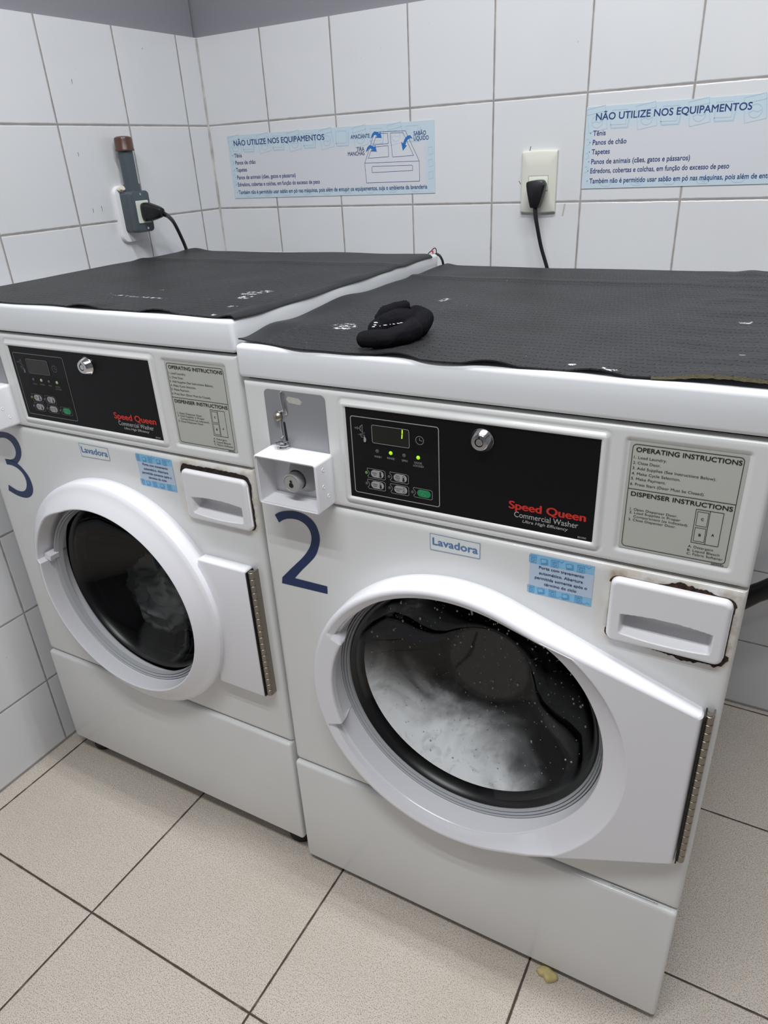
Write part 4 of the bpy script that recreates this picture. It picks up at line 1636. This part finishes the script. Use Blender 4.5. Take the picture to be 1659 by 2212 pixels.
def sock():
    t = TOPZ + 0.0048
    bm = bmesh.new()
    # foot from toe (front left) round to the heel (right)
    blob(bm, [(0.1958, 0.0191, 1.0845), (0.2080, 0.0243, 1.0848), (0.2235, 0.0330, 1.0850), (0.2345, 0.0500, 1.0855), (0.2360, 0.0760, 1.0860), (0.2290, 0.1050, 1.0865)], [0.0115, 0.0132, 0.0138, 0.0144, 0.0150, 0.0140], 0.92)
    blob(bm, [(0.2360, 0.1000, 1.0865), (0.2330, 0.1200, 1.0910), (0.2180, 0.1260, 1.0960)], [0.0140, 0.0140, 0.0120], 1.0)
    # ankle slumped behind the foot
    blob(bm, [(0.1850, 0.0720, 1.0850), (0.1940, 0.0800, 1.0880), (0.2050, 0.0880, 1.0920), (0.2180, 0.0960, 1.0940)], [0.0125, 0.0150, 0.0160, 0.0150], 1.0)
    blob(bm, [(0.1960, 0.0770, 1.0960), (0.2050, 0.0860, 1.0990), (0.2130, 0.0950, 1.0990)], [0.0095, 0.0105, 0.0100], 1.0)
    # ribbed cuff rolled on top, a step behind
    blob(bm, [(0.1800, 0.0880, 1.0970), (0.1880, 0.0945, 1.1040), (0.1985, 0.1030, 1.1075), (0.2075, 0.1120, 1.1085)], [0.0070, 0.0088, 0.0092, 0.0082], 1.0)
    blob(bm, [(0.1900, 0.0980, 1.0880), (0.2000, 0.1080, 1.0940), (0.2080, 0.1180, 1.0940)], [0.0130, 0.0140, 0.0125], 1.0)
    for v in bm.verts:
        v.co.z += 0.0018
    b = voxel(bm, 0.0014, 5, 'sock')
    for v in b.verts:
        n = (0.3 - abs(noise.noise(v.co * 34))) * 0.0032 + noise.noise(v.co * 120) * 0.0004
        if v.co.z > t + 0.030 and v.co.y > 0.088:
            n += 0.0006 * math.sin((v.co.x + v.co.y) * 1500)
        v.co += v.normal * n
        v.co.z = max(v.co.z, t - 0.0008)
    s = finish(b, 'sock', M_SOCK, angle=80)
    s.rotation_euler = (0, 0, A2)
    tag(s, 'black ankle sock lying crumpled on the front left of the mat on machine 2', 'sock')
    # white woven mark and bits of lint along the fold
    bm = bmesh.new()
    rnd = random.Random(11)
    for k in range(16):
        u = rnd.random()
        p = Vector((0.190 + 0.034 * u, 0.0480 + 0.020 * u + rnd.uniform(-0.002, 0.002), t + 0.0195 + 0.003 * u))
        s1 = rnd.uniform(0.0006, 0.0012)
        if k in (5, 6):
            p = Vector((0.1935 + 0.0012 * (k - 5), 0.0530, t + 0.0215 + 0.003 * (k - 5)))
            s1 = 0.0018
        bmesh.ops.create_icosphere(bm, subdivisions=1, radius=1.0, matrix=Matrix.Translation(p) @ Matrix.Rotation(rnd.uniform(-0.6, 0.9), 4, 'Z') @ Matrix.Diagonal((s1 * 2.0, s1 * 0.9, s1 * 0.5, 1)))
    finish(bm, 'white_marks', M_LINT, s)['label'] = 'white woven marks along the fold'


sock()


# ------------------------------------------------------------------ posters on the back wall
def poster(x, z, label, tilt=0.0):
    t = thing('notice_sign', label, 'sign', (x, YW, z), 0, 'pale blue notices on the back wall')
    W, H = 0.595, 0.1485
    bm = bmesh.new()
    bx(bm, 0, W, -0.0014, -0.0004, 0, H)
    y = -0.0017

    def motif(bm):
        k = 0
        xx = 0.022
        while xx < W - 0.02:
            f = icon_washer if k % 2 == 0 else icon_shirts
            f(bm, xx, 0.1255, 0.036, 0.0011, y + 0.0001, 0, 0.16 if k % 2 == 0 else -0.2)
            xx += 0.0475
            k += 1
        for k, xx in enumerate([0.05 + 0.062 * i for i in range(9)]):
            ribbon(bm, [(xx - 0.014, 0.010), (xx - 0.008, 0.004), (xx + 0.006, 0.004), (xx + 0.012, 0.011)], 0.001, y + 0.0001)
            if k % 2:
                ribbon(bm, [(xx - 0.010, 0.012), (xx + 0.002, 0.008), (xx + 0.010, 0.014)], 0.003, y + 0.0001)
        for zz in (0.03, 0.055, 0.08):
            ribbon(bm, [(0.004, zz), (0.011, zz + 0.003), (0.008, zz + 0.012), (0.003, zz + 0.010)], 0.0009, y + 0.0001)
            ribbon(bm, [(W - 0.014, zz), (W - 0.004, zz + 0.002), (W - 0.005, zz + 0.016), (W - 0.016, zz + 0.014)], 0.0009, y + 0.0001, True)
    n0 = len(bm.faces)
    motif(bm)
    bm.faces.ensure_lookup_table()
    for f in bm.faces[n0:]:
        f.material_index = 1
        f.normal_update()
        if f.normal.y > 0:
            f.normal_flip()
    finish(bm, 'sheet', [M_POSTER, M_MOTIF], t, smooth=False, recalc=False)
    prints('heading', M_NAVY, t, lambda bm: text(bm, 'N\u00c3O UTILIZE NOS EQUIPAMENTOS', 0.0195, 0.1245, 0.3010, 0.0128, y, 0.016))

    def lst(bm):
        rows = [('\u00b7 T\u00eanis', 0.0410, 0.0973), ('\u00b7 Panos de ch\u00e3o', 0.0832, 0.0808), ('\u00b7 Tapetes', 0.0522, 0.0638), ('\u00b7 Panos de animais (c\u00e3es, gatos e p\u00e1ssaros)', 0.2060, 0.0458),
                ('\u00b7 Edredons, cobertas e colchas, em fun\u00e7\u00e3o do excesso de peso', 0.2780, 0.0288),
                ('\u00b7 Tamb\u00e9m n\u00e3o \u00e9 permitido usar sab\u00e3o em p\u00f3 nas m\u00e1quinas, pois al\u00e9m de entupir os equipamentos, suja o ambiente da lavanderia', 0.5750, 0.0100)]
        for s, x1, zz in rows:
            text(bm, s, 0.0105, zz, x1, 0.0096, y, 0.012)
    prints('list_lettering', M_NAVY, t, lst)

    # dispenser drawing: drawer in perspective with three wells
    def drw(bm):
        L = lambda p, c=True, w=0.0009: ribbon(bm, p, w, y, c)
        # coordinates of the drawing relative to the sheet's lower left corner
        A, B, C_, D = (0.4110, 0.0690), (0.5560, 0.0680), (0.5560, 0.0262), (0.4130, 0.0262)
        L([A, B, C_, D])
        L([A, (0.4420, 0.1325), (0.5225, 0.1310), B], False)
        L([(0.4300, 0.0590), (0.4320, 0.0612), (0.5370, 0.0600), (0.5385, 0.0580), (0.5385, 0.0490), (0.4300, 0.0480)])
        L([(0.4360, 0.1060), (0.4480, 0.1290), (0.4760, 0.1285), (0.4770, 0.1075)])
        L([(0.4215, 0.0790), (0.4335, 0.1020), (0.4765, 0.1030), (0.4765, 0.0800)])
        L([(0.4830, 0.1285), (0.5165, 0.1275), (0.5420, 0.0800), (0.4870, 0.0790)])
    prints('drawer_drawing', M_NAVY, t, drw)

    def fills(bm):
        poly(bm, [(0.4110, 0.0690), (0.4420, 0.1325), (0.5225, 0.1310), (0.5560, 0.0680), (0.5560, 0.0262), (0.4130, 0.0262)], y + 0.00015)
    prints('drawer_ground', mat('poster_pale', (212, 214, 220), 0.4), t, fills)

    for words in ((('AMACIANTE', 0.3760, 0.1220, 0.4280),), (('TIRA', 0.3905, 0.0955, 0.4115), ('MANCHAS', 0.3655, 0.0865, 0.4115)), (('SAB\u00c3O', 0.5435, 0.1205, 0.5745), ('L\u00cdQUIDO', 0.5435, 0.1105, 0.5810))):
        prints('drawing_caption', M_NAVY, t, lambda b, ws=words: [text(b, w, a, zz, c, 0.0088, y, 0.012) for w, a, zz, c in ws])

    for ax, az, sgn in ((0.4310, 0.1205, 1), (0.4160, 0.0930, 1), (0.5405, 0.1150, -1)):
        def arrow(bm):
            yq = y - 0.0003

            def tr(p):
                return [(ax + sgn * u * 0.030, az + v * 0.030) for u, v in p]
            if sgn > 0:
                poly(bm, tr([(0.0, 0.0), (0.14, 0.30), (0.36, 0.46), (0.62, 0.40), (0.80, 0.28), (0.86, 0.46), (0.98, -0.02), (0.44, 0.02), (0.60, 0.14), (0.42, 0.24), (0.28, 0.20), (0.16, 0.08)]), yq)
            else:
                poly(bm, tr([(0.0, 0.0), (0.20, 0.22), (0.45, 0.18), (0.66, 0.0), (0.82, -0.30), (0.98, -0.20), (0.86, -0.80), (0.50, -0.46), (0.64, -0.42), (0.50, -0.14), (0.36, -0.02), (0.20, 0.04)]), yq)
        prints('blue_arrow', M_ARROW, t, arrow)
    return t


poster(-0.6945, 1.2126, 'pale blue laundry notice near the corner, with a dispenser drawing on its right')
poster(0.2388, 1.2132, 'pale blue laundry notice right of the cream socket, reaching the photo edge')


# ------------------------------------------------------------------ cream socket on the back wall
def back_socket():
    t = thing('wall_socket', 'cream rectangular wall socket plate on the back wall tiles', 'socket', (0.1475, YW, 1.2285))
    bm = bmesh.new()
    w, h = 0.0385, 0.0595
    n = 12
    loops = []
    # gently bowed plate
    O = []
    for i in range(n + 1):
        O.append((-w + 2 * w * i / n, -h - 0.0018 * (1 - (2 * i / n - 1) ** 2)))
    O += [(w + 0.0, -h + 2 * h * i / n) for i in range(1, n)]
    for i in range(n + 1):
        O.append((w - 2 * w * i / n, h + 0.0018 * (1 - (2 * i / n - 1) ** 2)))
    O += [(-w, h - 2 * h * i / n) for i in range(1, n)]
    for k, y in ((1.0, 0.0), (1.0, -0.0055), (0.985, -0.0072), (0.95, -0.0082), (0.5, -0.0092)):
        loops.append([(x * k, y, z * k) for x, z in O])
    L = bridge(bm, loops)
    bm.faces.new(L[-1])
    finish(bm, 'cover_plate', M_CREAM, t, angle=40)
    prints('module_seam', mat('seam_grey', (120, 120, 112), 0.7), t, lambda b: ribbon(b, [(-0.0215, -0.0165), (0.0215, -0.0165), (0.0215, 0.0125), (-0.0215, 0.0125)], 0.0006, -0.0097, True))
    bm = bmesh.new()
    bx(bm, -0.021, 0.021, -0.0096, -0.006, -0.0160, 0.0120, 0.0006, 2)
    finish(bm, 'socket_module', M_CREAM2, t)


back_socket()


def back_plug():
    t = thing('power_cord', 'black power plug in the cream socket, its cord dropping behind machine 2', 'power cord', (0.150, YW - 0.0095, 1.2135), 0, 'black power cords')
    bm = bmesh.new()
    # tapering plug seen almost from the front: wide at the top, narrow where the cord leaves
    out = [(-0.0195, 0.010), (-0.0140, 0.0185), (0.0120, 0.0200), (0.0195, 0.0140), (0.0205, 0.006), (0.0100, -0.0300), (0.0050, -0.0340), (-0.0060, -0.0340), (-0.0105, -0.0290)]
    out = catmull(out, 4)
    loops = []
    for k, y, dz in ((0.72, 0.0, 0.004), (0.86, -0.006, 0.003), (1.0, -0.014, 0.0), (1.0, -0.026, 0.0), (0.96, -0.0295, 0.0), (0.86, -0.0310, 0.0)):
        loops.append([(x * k, y, z * k + dz) for x, z in out])
    L = bridge(bm, loops)
    bm.faces.new(L[-1])
    bm.faces.new(L[0][::-1])
    finish(bm, 'plug', M_CORD, t, angle=40)
    o = Vector((0.150, YW - 0.0095, 1.2135))
    pts = [(0.1500, 0.835, 1.182), (0.1525, 0.832, 1.165), (0.1580, 0.830, 1.143), (0.1690, 0.830, 1.101), (0.1850, 0.829, 1.058), (0.2050, 0.826, 1.000), (0.215, 0.82, 0.90), (0.21, 0.81, 0.78)]
    bm = bmesh.new()
    tube(bm, [tuple(Vector(p) - o) for p in pts], [0.0050, 0.0046, 0.0042, 0.0040, 0.0040, 0.004, 0.004, 0.004], 12)
    finish(bm, 'cord', M_CORD, t)
    return t


back_plug()


# ------------------------------------------------------------------ grey socket box on the left wall
def left_socket():
    t = thing('socket_box', 'slate grey surface socket box on a white backplate on the left wall', 'socket', (XL, 0.541, 1.205))
    ox, oy, oz = XL, 0.541, 1.205

    def fl(pts):
        return pts
    # white backplate, softly rounded
    bm = bmesh.new()
    O = rrect(-0.040, 0.040, -0.066, 0.058, 0.018, 8)
    loops = []
    for k, x in ((1.0, 0.0), (1.0, 0.005), (0.97, 0.0085), (0.88, 0.0095)):
        loops.append([(x, a * k, b * k) for a, b in O])
    L = bridge(bm, loops)
    bm.faces.new(L[-1])
    finish(bm, 'backplate', M_PLASTIC, t, angle=40)
    bm = bmesh.new()
    O = rrect(-0.027, 0.028, -0.044, 0.0455, 0.008, 6)
    loops = []
    for k, x in ((1.0, 0.008), (1.0, 0.030), (0.985, 0.0305), (0.985, 0.0320), (1.0, 0.0325), (1.0, 0.043), (0.97, 0.0465), (0.90, 0.0475)):
        loops.append([(x, a * k, b * k) for a, b in O])
    L = bridge(bm, loops)
    bm.faces.new(L[-1])
    finish(bm, 'box_body', M_SLATE, t, angle=40)
    bm = bmesh.new()
    O = rrect(-0.0185, 0.0190, -0.0240, 0.0245, 0.002, 4)
    L = bridge(bm, [[(0.046, a, b) for a, b in O], [(0.0492, a, b) for a, b in O], [(0.0498, a * 0.97, b * 0.97) for a, b in O]])
    bm.faces.new(L[-1])
    finish(bm, 'socket_insert', M_CREAM2, t, smooth=False)
    for a, b in ((0.0, 0.038), (0.006, -0.036)):
        bm = bmesh.new()
        loops = [[(x, a + r * math.cos(2 * PI * k / 14), b + r * math.sin(2 * PI * k / 14)) for k in range(14)] for r, x in ((0.0028, 0.047), (0.0026, 0.0484), (0.0004, 0.0487))]
        bridge(bm, loops)
        finish(bm, 'screw', M_CHROME, t)
    # conduit stub, collar and cap
    bm = bmesh.new()
    cx = 0.026

    def ring(r, z, y0=0.0):
        return [(cx + r * math.cos(2 * PI * k / 32), y0 + r * math.sin(2 * PI * k / 32), z) for k in range(32)]
    bridge(bm, [ring(0.0190, 0.0440), (ring(0.0190, 0.0600)), ring(0.0165, 0.0605), ring(0.0165, 0.1330)])
    finish(bm, 'conduit', M_SLATE, t, angle=40)
    bm = bmesh.new()
    L = bridge(bm, [ring(0.0165, 0.1285), ring(0.0212, 0.1290), ring(0.0214, 0.1315), ring(0.0200, 0.1340), ring(0.0198, 0.1520), ring(0.0185, 0.1560), ring(0.0130, 0.1585), ring(0.0020, 0.1592)])
    bm.faces.new(L[-1])
    bx(bm, cx - 0.003, cx + 0.003, 0.018, 0.0245, 0.1288, 0.1312)
    finish(bm, 'conduit_cap', M_BROWN, t, angle=40)['label'] = 'brown plastic cap'
    bm = bmesh.new()
    bmesh.ops.create_icosphere(bm, subdivisions=3, radius=1.0)
    for v in bm.verts:
        n = 1 + 0.25 * noise.noise(v.co * 2.0)
        v.co = Vector((0.014 + v.co.x * 0.010 * n, -0.018 + v.co.y * 0.013 * n, 0.0505 + v.co.z * 0.0065 * n))
    finish(bm, 'putty_lump', M_PUTTY, t)['label'] = 'dab of off white putty'


left_socket()


def left_plug():
    o = Vector((XL + 0.0500, 0.543, 1.205))
    t = thing('power_cord', 'black power plug in the slate grey box, its cord dropping beside machine 3', 'power cord', tuple(o), 0, 'black power cords')
    bm = bmesh.new()
    prof = [(0.0, 0.0115, 0.0190), (0.006, 0.0130, 0.0205), (0.016, 0.0135, 0.0200), (0.030, 0.0120, 0.0165), (0.046, 0.0100, 0.0115), (0.052, 0.0075, 0.0085)]
    loops = []
    for x, ry, rz in prof:
        lp = []
        for k in range(28):
            a = 2 * PI * k / 28
            ca, sa = math.cos(a), math.sin(a)
            e = 0.6
            lp.append((x, ry * math.copysign(abs(ca) ** e, ca) + x * 0.10, rz * math.copysign(abs(sa) ** e, sa) - x * 0.04))
        loops.append(lp)
    L = bridge(bm, loops)
    bm.faces.new(L[0])
    bm.faces.new(L[-1])
    finish(bm, 'plug', M_CORD, t, angle=40)
    pts = [(-0.6550, 0.5480, 1.2030), (-0.6550, 0.5560, 1.1980), (-0.6680, 0.5800, 1.1915), (-0.6850, 0.6120, 1.1750), (-0.7000, 0.6430, 1.1404), (-0.7100, 0.6660, 1.1020), (-0.7200, 0.6900, 1.0300), (-0.725, 0.715, 0.93), (-0.72, 0.73, 0.80)]
    bm = bmesh.new()
    tube(bm, [tuple(Vector(p) - o) for p in pts], [0.0062, 0.0058, 0.005, 0.0045, 0.0043, 0.0043, 0.0043, 0.0043, 0.0043], 12)
    finish(bm, 'cord', M_CORD, t)


left_plug()


# ------------------------------------------------------------------ wires behind the corner machine, hose, scrap
def wires():
    t = thing('taped_wires', 'black wires with red tape sticking up behind the back corner of the left mat', 'wire', (-0.030, 0.715, 1.085))
    o = Vector((-0.030, 0.715, 1.085))
    f = lambda L: [tuple(Vector(p) - o) for p in L]
    bm = bmesh.new()
    tube(bm, f([(-0.052, 0.710, 1.070), (-0.0475, 0.710, 1.096), (-0.038, 0.710, 1.106), (-0.030, 0.710, 1.1115), (-0.0262, 0.710, 1.107), (-0.0265, 0.710, 1.095), (-0.0280, 0.710, 1.070)]), 0.0010, 8)
    finish(bm, 'thin_wire', M_CORD, t)
    bm = bmesh.new()
    tube(bm, f([(-0.040, 0.708, 1.090), (-0.0270, 0.709, 1.0985), (-0.0200, 0.710, 1.0970), (-0.0145, 0.710, 1.0910), (-0.0105, 0.710, 1.0800), (-0.008, 0.712, 1.05), (-0.008, 0.715, 0.98)]), 0.0026, 10)
    finish(bm, 'thick_wire', M_CORD, t)
    bm = bmesh.new()
    tube(bm, f([(-0.0395, 0.7095, 1.1040), (-0.0355, 0.7095, 1.1062), (-0.0340, 0.7095, 1.1010), (-0.0350, 0.7095, 1.0965)]), [0.0012, 0.0018, 0.0014, 0.0008], 8)
    finish(bm, 'red_tape', M_REDTAPE, t)['label'] = 'scrap of red tape'


wires()

bm = bmesh.new()
hp = [(0.36, 0.775, 0.0215), (0.45, 0.775, 0.06), (0.56, 0.78, 0.21), (0.700, 0.79, 0.362), (0.7385, 0.79, 0.398), (0.86, 0.79, 0.515), (0.95, 0.80, 0.60)]
tube(bm, hp, 0.0215, 20)
h = finish(bm, 'drain_hose', M_CORD, angle=60)
tag(h, 'thick black hose slanting up from behind the right side of machine 2', 'hose')


def scrap():
    bm = bmesh.new()
    P = catmull([(0.487, -0.0075), (0.493, 0.0020), (0.5015, 0.0055), (0.5130, 0.0030), (0.5225, -0.0010), (0.5235, -0.0085), (0.5115, -0.0185), (0.5045, -0.0160), (0.5010, -0.0125), (0.4940, -0.0130)], 5)
    cx = sum(p[0] for p in P) / len(P)
    cy = sum(p[1] for p in P) / len(P)
    loops = []
    for k, z in ((0.93, 0.0004), (1.0, 0.003), (0.97, 0.0075), (0.86, 0.0102), (0.6, 0.0115), (0.3, 0.0118)):
        lp = []
        for x, y in P:
            xx, yy = cx + (x - cx) * k, cy + (y - cy) * k
            zz = z + (0.0022 * noise.noise(Vector((xx * 130, yy * 130, 1.0))) if z > 0.004 else 0)
            lp.append((xx, yy, zz))
        loops.append(lp)
    L = bridge(bm, loops)
    bm.faces.new(L[-1])
    bm.faces.new(L[0][::-1])
    o = finish(bm, 'foam_scrap', M_CRUMB, angle=60)
    tag(o, 'small pale yellow scrap of foam on the floor at the foot of machine 2', 'scrap')


scrap()
